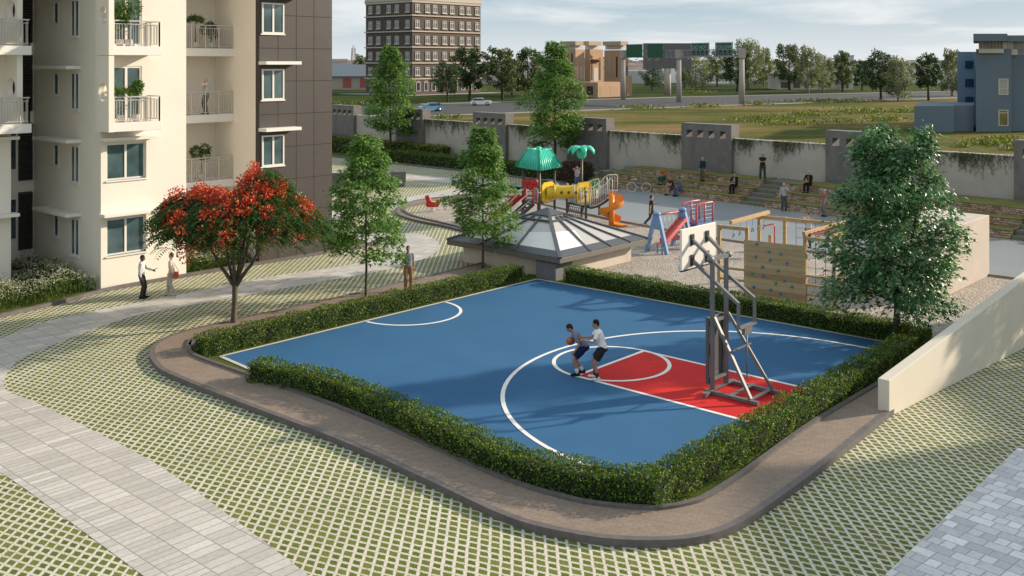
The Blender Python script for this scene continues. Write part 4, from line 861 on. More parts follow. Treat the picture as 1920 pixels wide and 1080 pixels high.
def board(p0,p1,y0,y1,seg,back,txt=None):
    a,c=tops[seg],tops[seg+1]; ax=(c-a); ax.z=0; ax.normalize(); nr=Vector((ax.y,-ax.x,0))
    if nr.y>0:nr=-nr
    def onl(px): r=(px-960)/F; return a+ax*((r*a.y-a.x)/(ax.x-r*ax.y))
    A=onl(p0);B=onl(p1); of=nr*(.75 if back else -.85); mid=(A+B)/2; w=(B-A).length/2; d=mid.y; z0,z1=zy(y1,d),zy(y0,d)
    b=MB(); mid.z=0; b.obox(mid+of+Z*((z0+z1)/2),ax*w,nr*.07,Z*((z1-z0)/2))
    if txt:
        b.cm=1
        for z in(z0+.12,z1-.12): b.obox(mid+of+nr*.075+Z*z,ax*(w-.12),nr*.01,Z*.06)
        for s in(-1,1): b.obox(mid+of+nr*.075+ax*s*(w-.17)+Z*((z0+z1)/2),ax*.055,nr*.01,Z*((z1-z0)/2-.19))
    bo=b.build('sign_board',[M_green,M_sw],ga)
    if txt:
        cu=bpy.data.curves.new('t','FONT'); cu.body=txt; cu.size=1.08; cu.align_x='CENTER'; cu.align_y='CENTER'; cu.extrude=.02; cu.offset=0
        tmp=bpy.data.objects.new('t',cu); col.objects.link(tmp); dg=bpy.context.evaluated_depsgraph_get(); me=bpy.data.meshes.new_from_object(tmp.evaluated_get(dg)); bpy.data.objects.remove(tmp)
        me.materials.clear(); me.materials.append(mat('sign_letter',(.36,.44,.39),.5)); o=bpy.data.objects.new('lettering',me); col.objects.link(o)
        up=Z; M=Matrix((ax,up,nr)).transposed().to_4x4(); M.translation=mid+of+nr*.1+Z*(z0+(z1-z0)*.66); me.transform(M); o.parent=bo
    for k in(-.5,.5):
        b=MB(); b.bar(mid+ax*w*k+nr*(.7 if back else .6)+Z*z0*1.0,mid+ax*w*k+nr*1.6+Z*(z0-.5),.1); b.obox(mid+ax*w*k+nr*1.6+Z*(z0-.55),ax*.4,nr*.15,Z*.06); b.build('sign_lamp',M_gs,ga)
board(1179,1209,83,108,0,True); board(1219,1248,82.5,108,0,True)
board(1291,1325,80,106,1,False,'DO NOT'); board(1336.5,1369,79,106,1,False,'FOLLOW')
d=287; b=MB(); q=at(1252.5,179,d)
b.box((1207-960)/F*d,(1296-960)/F*d,d,d+1.5,zy(128.5,d),zy(81,d)); rp=empty('grey_panel_sign',Vector((q.x,d,0)),'large blank grey panel on one thick column behind the gantry','panel')
b.build('panel',mat('grey_panel',(.155,.145,.14),.85,noise=.1,nscale=.8),rp); b=MB(); b.tube([(q.x,d+.7,-.1),(q.x,d+.7,zy(128.6,d))],.95,12); b.build('column',M_gs,rp)
# ------------------------------------------------------------------ cars on the road
M_tyre=mat('tyre',(.02,.02,.02),.8); M_rimm=mat('alloy',(.5,.48,.46),.35,metal=.6); M_cg=mat('car_glass',(.02,.025,.03),.05,spec=.8)
def car(p,yaw,paint,label):
    root=empty('parked_car' if False else 'suv_car',p,label,'car','cars on the road',yaw)
    def B(mb,name,m,par=root,**k): o=mb.build(name,m,None,**k); o.parent=par; return o
    prof=[(-2.2,.42),(-2.25,.75),(-2.15,.98),(-1.95,1.05),(-1.6,1.52),(-1.2,1.62),(.1,1.64),(.55,1.55),(1.15,1.08),(1.9,.98),(2.2,.82),(2.25,.5),(2.1,.34),(-2.05,.34)]
    b=MB(); st=[(-.94,.0),(-.98,.08),(-.93,.5)]
    n=len(prof); vs=[]
    for s,ins in((-1,1),(-.96,0),(.96,0),(1,1)): pass
    lay=[]
    for y,sc in((-.80,.97),(-.95,1),(.95,1),(.80,.97)):
        lay.append([(x*sc,y*(1-.20*max(0,(z-1.0))/.6),.34+(z-.34)*(sc if abs(y)<.9 else 1)) for x,z in prof])
    vs=[q for l in lay for q in l]; fs=[tuple(range(n)),tuple(3*n+i for i in range(n))[::-1]]
    for k in range(3): fs+=[(k*n+i,(k+1)*n+i,(k+1)*n+(i+1)%n,k*n+(i+1)%n) for i in range(n)]
    b.csm=False; b.add(vs,fs); B(b,'body',paint,bevel=.03,fix=True)
    g=MB()
    for s in(-1,1):
        g.add([(x,s*(.957-.32*max(0,z-1.0)),z) for x,z in((-1.75,1.1),(1.0,1.1),(.5,1.48),(-1.45,1.5))],[(0,1,2,3)])
    g.add([(.62,-.78,1.53),(.62,.78,1.53),(1.16,.90,1.12),(1.16,-.90,1.12)],[(0,1,2,3)]); g.add([(-1.66,-.78,1.5),(-1.66,.78,1.5),(-1.98,.9,1.1),(-1.98,-.9,1.1)],[(0,1,2,3)])
    for q in range(len(g.v)): pass
    B(g,'windows',M_cg,fix=True)
    for x in(-1.4,1.42):
        for s in(-1,1):
            w=MB(); w.tube([(x,s*.74,.36),(x,s*.97,.36)],.37,18); wo_=B(w,'wheel',M_tyre); r_=MB(); r_.tube([(x,s*.9,.36),(x,s*.985,.36)],[.26,.24],14); B(r_,'rim',M_rimm,wo_)
    for s in(-1,1):
        h=MB(); h.ell((2.14,s*.68,.84),(.1,.2,.08)); B(h,'headlight',mat('headlight',(.7,.7,.68),.1)); h=MB(); h.ell((-2.17,s*.72,.92),(.06,.16,.09)); B(h,'tail_light',mat('tail_red',(.3,.01,.01),.2))
        h=MB(); h.ell((.75,s*1.02,1.08),(.1,.1,.07)); B(h,'wing_mirror',paint)
    h=MB(); h.obox((2.26,0,.6),Vector((.015,0,0)),Vector((0,.55,0)),Z*.12); B(h,'grille',M_tyre)
M_white_car=mat('white_paint',(.92,.92,.90),.25,coat=.8); M_blue_car=mat('light_blue_paint',(.20,.55,.85),.25,coat=.8)
ry=math.atan2(93,131)
car(G(808,208.5),ry+R(168),M_blue_car,'light blue car driving behind the boundary wall at the left')
car(G(902,197.5),ry-R(42),M_white_car,'white car on the road in front of the brick tower')
car(G(1066,204),ry-R(40),M_white_car,'white car half hidden behind the crown of the tall maple')
# ------------------------------------------------------------------ trees inside the estate
M_maple=leafmat('maple_leaf',[(0,(.05,.115,.02)),(.5,(.10,.21,.035)),(.85,(.16,.30,.055)),(1,(.28,.42,.10))],.45,.3)
M_maple2=leafmat('glossy_maple_leaf',[(0,(.035,.11,.045)),(.5,(.075,.19,.075)),(.85,(.12,.26,.10)),(1,(.26,.38,.15))],.33,.25,.5)
M_trunk=mat('young_bark',(.075,.06,.045),.9,noise=.3,nscale=6,bump=.5,bscale=25); M_trunk2=mat('flame_bark',(.11,.088,.058),.9,noise=.35,nscale=5,bump=.6,bscale=18)
def crown_obj(root,P,D,Nl,L,Wd,m,mi=None,shape='lobed',name='crown'):
    me=leaf_mesh(name,P,D,Nl,L,Wd,m,mi,shape); o=bpy.data.objects.new(name,me); col.objects.link(o); o.parent=root; return o
def maple(name,p,h,rad,cb,n,leaf,label,group=None,m=None,seed=1,nl=44,spread=None,forks=1,tr=.055):
    random.seed(seed); root=empty(name,p,label,'tree',group); b=MB(); Pl=[];Dl=[];Nn=[]
    lean=[Vector((0,0,0))] if forks==1 else [Vector((-.85,.1,0)),Vector((.72,-.2,0)),Vector((-.1,.7,0))][:forks]
    split=cb*.95 if forks>1 else h
    b.tube([(0,0,-.2),(0,0,.25),(.02,0,cb*.6),(0,0,min(split,h*.5))]+([(0,.02,h*.75),(0,0,h*.97)] if forks==1 else []),[tr*1.35,tr,tr*.85,tr*.65]+([tr*.35,tr*.1] if forks==1 else []),9)
    for q in lean[:forks] if forks>1 else []:
        b.tube([(0,0,split*.9),q*.35+Z*(split+.6),q*.8+Z*(h*.6),q*1.05+Z*(h*.92)],[tr*.7,tr*.5,tr*.3,tr*.08],7)
    def prof(f): return (math.sin(math.pi*(.2+.78*f))**.6)*(1.04-.25*f) if spread is None else spread(f)
    per=n//nl
    for i in range(nl):
        f=((i+.5)/nl)**.92; z=cb+(h-cb)*f; a=i*2.39996+random.uniform(-.4,.4); r=rad*prof(f)*(random.uniform(.62,1.16) if forks==1 else random.uniform(.5,1.08))
        ax=lean[i%len(lean)]*(min(1,max(0,(z-split*.9)/(h*.5))) if forks>1 else 0)
        s=Vector((ax.x,ax.y,max(cb*.75,z-r*.45)))
        e=Vector((ax.x*.6+math.cos(a)*r,ax.y*.6+math.sin(a)*r,z-.14*r+random.uniform(-.28,.16)*r)); mid=s.lerp(e,.5)+Z*(.13*r)
        if f<.97: b.tube([s,mid,e],[tr*.28*(1.2-f),tr*.16,tr*.04],5)
        d2=(e-mid).normalized(); segs=[(s.lerp(mid,.45),mid,.7),(mid,e,1.3)]
        for sg in(-1,1):
            an=a+sg*random.uniform(.45,.95); q0=s.lerp(mid,random.uniform(.6,1)) ; ln=r*random.uniform(.35,.6); q1=q0+Vector((math.cos(an)*ln,math.sin(an)*ln,random.uniform(-.22,.08)*ln)); segs.append((q0,q1,.9))
            if f<.8: b.tube([q0,q0.lerp(q1,.5)+Z*.04*ln,q1],[tr*.12,tr*.08,tr*.03],4)
            an2=a+sg*random.uniform(.3,.6); q2=mid.lerp(e,.5); ln*=.7; segs.append((q2,q2+Vector((math.cos(an2)*ln,math.sin(an2)*ln,-.18*ln)),.6))
        ws=[w for _,_,w in segs]
        for k in range(per):
            A,B,_=random.choices(segs,ws)[0]; t=random.random()**.8; dv=B-A; l_=max(dv.length,.05); dv/=l_; side=Vector((-dv.y,dv.x,0)); w=(.10*rad+.06)*(1.15-.5*t)
            lat=random.gauss(0,1)*w; c=A+(B-A)*(t*1.08)+side*lat+Z*(random.gauss(0,.075)*rad-abs(lat)*.3); Pl.append(tuple(c)); dd=dv*(.6+t)+side*(lat*.9/w)+Vector((random.gauss(0,.35),random.gauss(0,.35),random.gauss(-.35,.3))); Dl.append(tuple(dd)); Nn.append((random.gauss(0,.45),random.gauss(0,.45),1))
    for k in range(per): # leader tip
        c=lean[k%len(lean)]*1.05 if forks>1 else Vector((0,0,0)); z=h-abs(random.gauss(0,.12))*h*.5; Pl.append((c.x+random.gauss(0,.05)*rad,c.y+random.gauss(0,.05)*rad,z)); Dl.append((random.gauss(0,1),random.gauss(0,1),.6)); Nn.append((random.gauss(0,.5),random.gauss(0,.5),1))
    o=b.build('trunk',M_trunk); o.parent=root; k=len(Pl); L=leaf*np.random.default_rng(seed).uniform(.6,1.25,k)
    crown_obj(root,np.array(Pl),np.array(Dl),np.array(Nn),L,L*.8,m or M_maple); return root
g2='young conical maples in the estate'
maple('maple_tree',G(686,560),6.35,1.7,2.05,9800,.165,'conical green maple beside the man in the grey T-shirt',g2,seed=2)
maple('maple_tree',G(905,508),6.3,1.7,1.75,9800,.165,'conical green maple in front of the glass pavilion',g2,seed=3)
maple('maple_tree',Vector((3.42,80.5,0)),10.8,2.8,3.2,10500,.27,'tall green maple behind the play tower with the green roof',g2,seed=4,tr=.13)
maple('maple_tree',Vector((-11.6,96,0)),10.7,2.75,3.1,10000,.27,'tall green maple by the far corner hedge, left of the blue car',g2,seed=6,tr=.13)
maple('broad_tree',G(1681,642),6.95,2.6,1.7,17500,.19,'large dark green spreading tree at the right corner of the court',None,M_maple2,seed=9,nl=78,forks=3,tr=.12,spread=lambda f:(math.sin(math.pi*min(1,.25+.75*f))**.5)*(1.02-.34*f))
# flame tree
def flame_tree(p):
    random.seed(21); root=empty('flame_tree',p,'red flowering tree with a wide flat crown and forked trunk beside the hedge','tree'); b=MB(); fz=1.45
    b.tube([(0,0,-.1),(.0,0,.25),(.03,0,.8),(.06,0,fz)],[.13,.10,.088,.105],10)
    tips=[]; RX=2.6
    base=[(-.9,-.1,3.0),(-.45,.5,3.4),(.1,-.35,3.35),(.55,.35,3.45),(1.15,-.1,3.1),(.2,.9,3.2)]
    for q in base:
        e=Vector(q); m=Vector((q[0]*.55,q[1]*.5,2.15)); b.tube([(.05,0,fz-.1),m*.6+Vector((.02,0,fz*.4)),m,e],[.08,.068,.056,.04],8)
        for k in range(5):
            a=math.atan2(q[1],q[0])+random.uniform(-1.3,1.3); r=random.uniform(.8,2.0); t=Vector((e.x+math.cos(a)*r,e.y+math.sin(a)*r,random.uniform(3.6,4.4)))
            t2=Vector((max(-RX,min(RX,t.x)),max(-2.6,min(2.6,t.y)),t.z)); b.tube([e,e.lerp(t2,.5)+Z*.12,t2],[.045,.028,.01],6); tips.append(t2)
    o=b.build('trunk',M_trunk2); o.parent=root
    # crown surface: two domes, the higher one right of the trunk
    def top(x,y):
        q=1-((x-.15)/(2.55 if x<0 else 2.75))**2-(y/2.5)**2
        if q<=0: return None
        z=3.5+1.3*math.sqrt(q)+.95*math.exp(-((x-1.0)**2/.55+(y)**2/.9))+.45*math.exp(-((x+1.8)**2/.5+(y+.3)**2/.7))-.35*math.exp(-((x+.35)**2/.2+y*y/1.2)); return z
    P=[];D=[];Nn=[];L=[];Wd=[];I=[]
    nf=0
    while nf<2300:
        x=random.uniform(-3.2,3.2);y=random.uniform(-2.7,2.7); z=top(x,y)
        if z is None: continue
        lay=random.random(); edge=min(1,math.hypot((x-.15)/2.75,y/2.5))
        z=z-.15-lay**1.3*(1.05*(1-edge*.55)); a=math.atan2(y,x)+random.gauss(0,.8); fl_=random.uniform(.45,.75); nf+=1
        c=Vector((x,y,z)); d0=Vector((math.cos(a),math.sin(a),.25)); pts=[]
        for k in range(9):
            t=k/8; q=c+d0*fl_*t-Z*(fl_*.6*t*t); pts.append(q)
        for k in range(1,9):
            for s in(-1,1):
                dv=(pts[k]-pts[k-1]).normalized(); sd=Vector((-dv.y,dv.x,0)).normalized()*s; P.append(tuple(pts[k])); D.append(tuple(sd+dv*.5-Z*.25)); Nn.append((random.gauss(0,.15),random.gauss(0,.15),1)); L.append(.19*(1.05-.5*abs(k/8-.45))); Wd.append(.06); I.append(0)
    nc=0
    while nc<430:
        x=random.uniform(-2.6,2.9);y=random.uniform(-2.5,2.0); z=top(x,y)
        if z is None: continue
        if math.sin(x*3.1+1)*math.sin(y*2.7+x)<-.25 and random.random()<.85: continue
        nc+=1; z+=random.uniform(-.22,.14)-(.9*random.random() if random.random()<.4 else 0); rr=random.uniform(.14,.25)
        for k in range(34):
            v=Vector((random.gauss(0,1),random.gauss(0,1),random.gauss(0,.8))).normalized()*rr*random.uniform(.4,1); P.append((x+v.x,y+v.y,z+v.z)); D.append(tuple(v+Vector((random.gauss(0,.2),random.gauss(0,.2),random.gauss(0,.2))))); Nn.append((random.gauss(0,1),random.gauss(0,1),random.gauss(0,1))); L.append(random.uniform(.06,.11)); Wd.append(random.uniform(.045,.07)); I.append(1)
    for q in range(40):
        a=random.uniform(0,2*math.pi); ed=random.uniform(.72,.98); cx,cy=.15+2.75*ed*math.cos(a),2.5*ed*math.sin(a); cz=random.uniform(3.15,4.0)
        for cq in range(5):
            x,y,z=cx+random.gauss(0,.22),cy+random.gauss(0,.22),cz+random.gauss(0,.16)
            for k in range(30):
                v=Vector((random.gauss(0,1),random.gauss(0,1),random.gauss(0,.8))).normalized()*random.uniform(.06,.22); P.append((x+v.x,y+v.y,z+v.z)); D.append(tuple(v)); Nn.append((random.gauss(0,1),random.gauss(0,1),random.gauss(0,1))); L.append(random.uniform(.06,.11)); Wd.append(random.uniform(.045,.07)); I.append(1)
    P=np.array(P);I=np.array(I);D=np.array(D);Nn=np.array(Nn);L=np.array(L);Wd=np.array(Wd)
    ML=leafmat('flame_leaf',[(0,(.025,.065,.014)),(.6,(.05,.11,.024)),(1,(.11,.18,.045))],.5,.3); MF=leafmat('flame_flower',[(0,(.32,.018,.01)),(.5,(.55,.045,.02)),(.85,(.70,.10,.04)),(1,(.85,.38,.16))],.5,.25)
    k=I==0; crown_obj(root,P[k],D[k],Nn[k],L[k],Wd[k],ML,None,'diamond','foliage'); k=I==1; crown_obj(root,P[k],D[k],Nn[k],L[k],Wd[k],MF,None,'diamond','blossom')
flame_tree(G(438,611))
# trees and an added block outside the right edge of the frame: they throw the shade that crosses the paving and the cream wall
def shade_tree(p,h,r,cb,seed,label): maple('maple_tree',p,h,r,cb,3600,.34,label,'trees beside the right hand drive',seed=seed,tr=.12,nl=30)
# ------------------------------------------------------------------ basketball hoop stand
M_steel=mat('brushed_steel',(.19,.19,.195),.55,metal=.35,noise=.12,nscale=4); M_bb=mat('backboard_white',(.82,.79,.74),.4); M_blk=mat('black_rubber',(.025,.025,.028),.6); M_mesh=mat('grey_mesh',(.12,.12,.125),.55,metal=.3,noise=.3,nscale=14)
hp=empty('basketball_hoop',UV(-14.1,25.0,.04),'steel basketball stand seen from behind with white backboard on the red key','basketball hoop')
z0=.04; u0,u1,va,vb=-14.75,-13.4,24.35,25.7; p1,p2=24.5,25.25; up=-14.6
b=MB()
for v in(va+.08,vb-.08): b.bar(UV(u0-.02,v,z0+.05),UV(u1+.25,v,z0+.05),.11,.09)
for u in(u0+.15,(u0+u1)/2+.1,u1): b.bar(UV(u,va-.02,z0+.0985),UV(u,vb+.02,z0+.0985),.12,.02)
b.bar(UV(u0+.15,va-.3,z0+.05),UV(u0+.15,va,z0+.05),.11,.09); b.build('base_frame',M_steel,hp)
pt=3.73
for v in(p1,p2): b=MB(); b.bar(UV(up,v,z0+.1),UV(up,v,pt),.12,.09); b.build('upright',M_steel,hp)
b=MB(); b.bar(UV(up,p1-.12,pt+.03),UV(up,p2+.14,pt+.03),.14,.11); b.tube([UV(up,p1-.16,pt+.03),UV(up,p1-.02,pt+.03)],.09,12); b.tube([UV(up,p2+.05,pt+.03),UV(up,p2+.2,pt+.03)],.09,12); b.build('crossbar',M_steel,hp)
ub=-15.36
b=MB(); b.obox(UV(ub,25.0,3.96),U*.035,V*.92,Z*.58); b.build('backboard',M_bb,hp,bevel=.012)
b=MB(); b.obox(UV(ub,25.0,3.375),U*.045,V*.915,Z*.022); b.build('edge_padding',M_blk,hp)
for v in(24.6,25.4):
    for z in(4.2,3.62): b=MB(); b.obox(UV(ub+.06,v,z),U*.024,V*.085,Z*.16); b.build('mounting_plate',M_blk,hp,bevel=.01)
for v,vp in((24.6,p1+.02),(25.4,p2-.02)):
    b=MB(); b.bar(UV(ub+.08,v,4.18),UV(up,vp,pt+.03),.085,.085); b.build('support_arm',M_steel,hp)
    s=-.09 if v<25 else .09
    b=MB(); b.bar(UV(ub+.08,v,3.6),UV(-13.75,vp+s*1.0,2.66),.085,.085); b.bar(UV(-13.75,vp+s,2.70),UV(-13.75,vp+s,2.0),.085,.07); b.build('support_arm',M_steel,hp)
b=MB(); b.bar(UV(-13.75,p1-.06,1.99),UV(-13.75,p2+.08,1.99),.14,.05); b.obox(UV(-13.75,24.9,1.86),U*.05,V*.2,Z*.1); b.tube([UV(-13.75,24.9,1.8),UV(-13.75,24.9,.62)],.02,6); b.tube([UV(-13.75+.06*math.cos(a),24.9+.06*math.sin(a),.58) for a in [i*math.pi/5 for i in range(11)]],.012,5); b.build('counterweight',M_steel,hp)
for v,q in((p1,va+.08),(p2,vb-.08)): b=MB(); b.bar(UV(up+.06,v,2.15),UV(u1+.02,q,z0+.12),.09,.075); b.build('brace',M_steel,hp)
b=MB(); b.bar(UV(-13.93,24.46,1.35),UV(-13.93,25.45,1.35),.04); b.build('brace_bar',M_steel,hp)
b=MB(); b.obox(UV(up-.13,(p1+p2)/2,1.2),U*.05,V*.44,Z*.92); b.build('padding_panel',M_mesh,hp,bevel=.01); 
for z in(2.03,.42): b=MB(); b.bar(UV(up,p1+.06,z),UV(up,p2-.06,z),.08); b.build('cross_rail',M_steel,hp)
b=MB(); b.tube([UV(ub-.5+.23*math.cos(a),25+.23*math.sin(a),3.55) for a in [i*math.pi/12 for i in range(25)]],.012,6); b.bar(UV(ub-.02,25,3.55),UV(ub-.28,25,3.55),.12,.02); b.build('rim',mat('rim_orange',(.6,.12,.02),.4),hp)
b=MB()
for i in range(12):
    a=i*math.pi/6; q=lambda z,r,da:UV(ub-.5+r*math.cos(a+da),25+r*math.sin(a+da),z)
    for s in(-1,1): b.tube([q(3.54,.23,0),q(3.36,.17,s*.26),q(3.2,.13,s*.52)],.006,4)
b.build('net',M_bb,hp)
# ------------------------------------------------------------------ play tower
M_teal=mat('teal_plastic',(.05,.56,.40),.35); M_post=mat('brown_post',(.11,.088,.075),.5); M_yel=mat('yellow_plastic',(.80,.53,.03),.38,noise=.04); M_redp=mat('red_plastic',(.58,.035,.03),.35); M_grn=mat('green_plastic',(.03,.33,.06),.38); M_org=mat('orange_plastic',(.82,.27,.02),.35); M_rw=mat('white_tube',(.70,.66,.60),.4); M_deck=mat('grey_deck',(.085,.085,.09),.6)
pw=Vector((1.57,59,0)); ps=empty('play_tower',pw,'play tower with teal roof, yellow crawl tube, palm post and orange spiral slide','play tower')
def pb(mb,n,m,**k): return mb.build(n,m,ps,**k)
T1=[Vector((1.57+dx,59+dy,0)) for dx,dy in((0,-1.25),(.92,0),(0,1.25),(-.92,0))]; F1,R1,B1,L1=T1
def vpost(p,h,cap=None):
    b=MB(); b.tube([p,p+Z*h],.075,10); q=pb(b,'post',M_post)
    if cap: c=MB(); c.ell(p+Z*h,(.09,.09,.07)); c.build('cap',cap,q)
    c=MB(); c.tube([p+Z*1.75,p+Z*1.81],.088,10); c.build('collar',M_rw,q)
for p in T1: vpost(p,3.25)
b=MB(); b.prism([(q.x,q.y) for q in T1],1.10,1.2); pb(b,'deck',M_deck)
# corrugated hipped roof with a flat square top
b=MB(); cen=Vector((1.57,59,0)); EV=[cen+Vector(d)*1 for d in((0,-1.95,3.12),(1.34,0,3.12),(0,1.95,3.12),(-1.34,0,3.12))]; TV=[cen+Vector(d) for d in((0,-.62,4.12),(.64,0,4.12),(0,.62,4.12),(-.64,0,4.12))]
for i in range(4):
    a,c,d,e=EV[i],EV[(i+1)%4],TV[(i+1)%4],TV[i]; b.add([a,c,d,e],[(0,1,2,3)]); n=9
    for k in range(n+1):
        t=(k)/n; b.tube([a.lerp(c,t),e.lerp(d,t)],.085 if 0<k<n else .10,6)
b.add(TV,[(0,1,2,3)])
for i in range(4): b.tube([TV[i],TV[(i+1)%4]],.075,6); b.ell(TV[i]+Z*.03,(.1,.1,.1))
b.ell(cen+Vector((0,0,4.2)),(.16,.16,.12)); pb(b,'roof',M_teal)
# crawl tube and its panels
q1=Vector((2.55,58.4,0)); q2=Vector((4.05,58.4,0)); zt1=1.72
def panel(c,ax,w,h,z,m,hole):
    b=MB(); n=20; k=.06; nr=Vector((-ax.y,ax.x,0))
    inn=[(hole*math.cos(2*math.pi*i/n),hole*math.sin(2*math.pi*i/n)) for i in range(n)]; out=[]
    for x,y in inn: s=min(w/2/max(abs(x),1e-6),h/2/max(abs(y),1e-6)); out.append((x*s,y*s))
    vs=[]
    for s in(-1,1):
        for l in(inn,out): vs+=[c+ax*x+Z*(z+y)+nr*(s*k) for x,y in l]
    fs=[]
    for i in range(n):
        j=(i+1)%n; fs+=[(i,j,n+j,n+i),(2*n+i,3*n+i,3*n+j,2*n+j),(i,2*n+i,2*n+j,j),(n+i,n+j,3*n+j,3*n+i)]
    b.add(vs,fs); return pb(b,'tube_panel',m,fix=True)
ax_=Vector((.55,-.83,0)).normalized(); panel(Vector((2.05,58.4,0)),Vector((.59,.8,0)).normalized(),1.2,1.15,zt1,M_yel,.27); panel(q2+Vector((.12,.1,0)),Vector((.8,.6,0)).normalized(),1.1,1.15,zt1-.03,M_yel,.30)
b=MB(); b.tube([Vector((2.0,58.4,zt1)),q1+Z*zt1,q2+Z*zt1,q2+Vector((.1,0,zt1))],.38,20,cap=False); b.tube([q1-Vector((.16,0,-zt1)),q1-Vector((.06,0,-zt1))],.46,20); tb=pb(b,'crawl_tube',M_yel)
for k in range(3):
    b=MB(); x=2.85+k*.42; b.tube([(x,58.03,zt1+.02),(x,58.0,zt1+.02)],.085,12); b.build('porthole',mat('porthole_brown',(.20,.10,.02),.5),tb)
# second tower, with the palm
A2=Vector((3.20,58.6,0)); C2=Vector((4.18,57.0,0)); P2=Vector((4.12,59.6,0)); D2=Vector((5.25,60.6,0))
vpost(A2,2.15,mat('cap_tan',(.5,.33,.14),.5)); vpost(C2,2.0,M_yel); vpost(P2,3.9); vpost(D2,1.35)
b=MB(); b.prism([(A2.x,A2.y),(C2.x,C2.y),(D2.x-.3,D2.y-1.5),(P2.x,P2.y)],1.02,1.12); pb(b,'deck',M_deck)
b=MB(); c=P2+Z*3.85; b.ell(c,(.30,.30,.34))
for k in range(7):
    a=k*2*math.pi/7+.35; d=Vector((math.cos(a),math.sin(a),0)); pts=[c+Z*.2+d*.1,c+Z*.36+d*.32,c+Z*.36+d*.54,c+Z*.17+d*.76,c+d*.82-Z*.02]; b.tube(pts,[.10,.2,.22,.15,.04],8,rb=[.06,.09,.1,.07,.03],side=Vector((-d.y,d.x,0)))
pb(b,'palm_top',M_teal)
def loop_rail(a,c,z0,z1,n=4,nm='guard_rail',zc=None):
    """upright rounded loop of tube with vertical bars between a and c"""
    b=MB(); a=Vector(a);c=Vector(c); zz=(zc or 0); dv=c-a; P=lambda t,z:a+dv*t+Z*(z+zz*t); r=.08
    b.tube([P(0,z0),P(0,z1-.12),P(.04,z1-.03),P(.12,z1),P(.88,z1),P(.96,z1-.03),P(1,z1-.12),P(1,z0)],.026,6)
    b.tube([P(0,z0+.06),P(1,z0+.06)],.022,6)
    for k in range(1,n): b.tube([P(k/n,z0+.06),P(k/n,z1)],.017,5)
    pb(b,nm,M_rw)
loop_rail(A2+Vector((.1,-.15,0)),A2+Vector((.28,-.3,0)),1.15,1.95,2); loop_rail(A2+Vector((.25,-.3,0)),C2+Vector((-.28,.3,0)),1.1,2.2,3); loop_rail(C2+Vector((-.3,.35,0)),C2+Vector((-.05,.1,0)),1.1,1.9,3)
# arched bridge up to the spiral slide
br=[C2+Vector((.1,.1,1.05)),C2+Vector((.5,.25,1.12)),C2+Vector((.95,.45,1.35)),C2+Vector((1.3,.6,1.62))]
b=MB()
for a,c in zip(br[:-1],br[1:]): b.bar(a,c,.85,.16)
pb(b,'arched_bridge',M_deck)
for sx,n in((-.5,8),(.45,8)):
    b=MB(); o=Vector((.45*-.5,1,0)).normalized()*sx; top=[p+o+Z*.95 for p in br]; top[-1]+=Z*.1; low=[p+o+Z*.08 for p in br]
    b.tube([low[0],top[0]+Z*-.1]+top+[top[-1]+Vector((.1,0,-.15)),low[-1]+Vector((.1,0,0))],.028,6); b.tube(low,.022,6)
    for k in range(1,10):
        t=k/10*3; i=int(t); f=t-i; b.tube([low[i].lerp(low[i+1],f),top[i].lerp(top[i+1],f)],.017,5)
    pb(b,'bridge_rail',M_rw)
loop_rail(br[-1]+Vector((.0,.55,-1.6)),br[-1]+Vector((.62,.75,-1.6)),1.75,2.72,4); loop_rail(C2+Vector((-.1,1.6,0)),C2+Vector((.9,1.9,0)),1.1,2.2,4,zc=.25)
b=MB(); sc=Vector((5.62,56.9,0)); b.tube([sc,sc+Z*1.75],.16,12); n=30; pts=[]
inner_=[];outer_=[]
for i in range(n+1):
    t=i/n; a=R(105)-t*R(430); z=1.62-1.45*t; d=Vector((math.cos(a),math.sin(a),0)); 
    for k,(rr,zz) in enumerate(((.14,.22),(.17,0),(.40,-.05),(.66,0),(.72,.3))): pts.append(sc+d*rr+Z*(z+zz))
m_=5; b.csm=True; b.add(pts,[(i*m_+k,i*m_+k+1,(i+1)*m_+k+1,(i+1)*m_+k) for i in range(n) for k in range(m_-1)]); b.csm=False
e=pts[-3]; dr=Vector((math.sin(R(105)-R(430)),-math.cos(R(105)-R(430)),0)); b.obox(e+dr*.3-Z*.06,dr*.35,Vector((dr.y,-dr.x,0))*.28,Z*.04); sp=pb(b,'spiral_slide',M_org)
# red panel, stair, red slide, climbing net ramp, green panel, dark dome
b=MB()
for k,(dx,zz,r) in enumerate(((0,2.25,.2),(.36,2.28,.22),(.72,2.3,.24),(.15,2.0,.18),(.6,1.98,.25))): b.ell(L1.lerp(F1,.1)+Vector((dx*.75,-dx*.85,zz)),(r,.1,r*.95))
b.obox(L1.lerp(F1,.78)+Z*1.62,Vector((.18,-.12,0)),Vector((.03,.05,0)),Z*.5); b.obox(L1.lerp(F1,.15)+Z*1.6,Vector((.08,-.05,0)),Vector((.03,.05,0)),Z*.45); pb(b,'red_panel',M_redp)
b=MB(); st0=L1.lerp(F1,.5)+Vector((-.05,-.05,0)); dn=Vector((-.86,-.52,0)).normalized(); sd_=Vector((-dn.y,dn.x,0))
for k in range(6): b.obox(st0+dn*(.12+.24*k)+Z*(1.05-.18*k),dn*.15,sd_*.36,Z*.025)
for s in(-1,1): b.bar(st0+sd_*.38*s+Z*1.1,st0+dn*1.65+sd_*.38*s+Z*-.02,.05,.22)
pb(b,'stairs',M_deck)
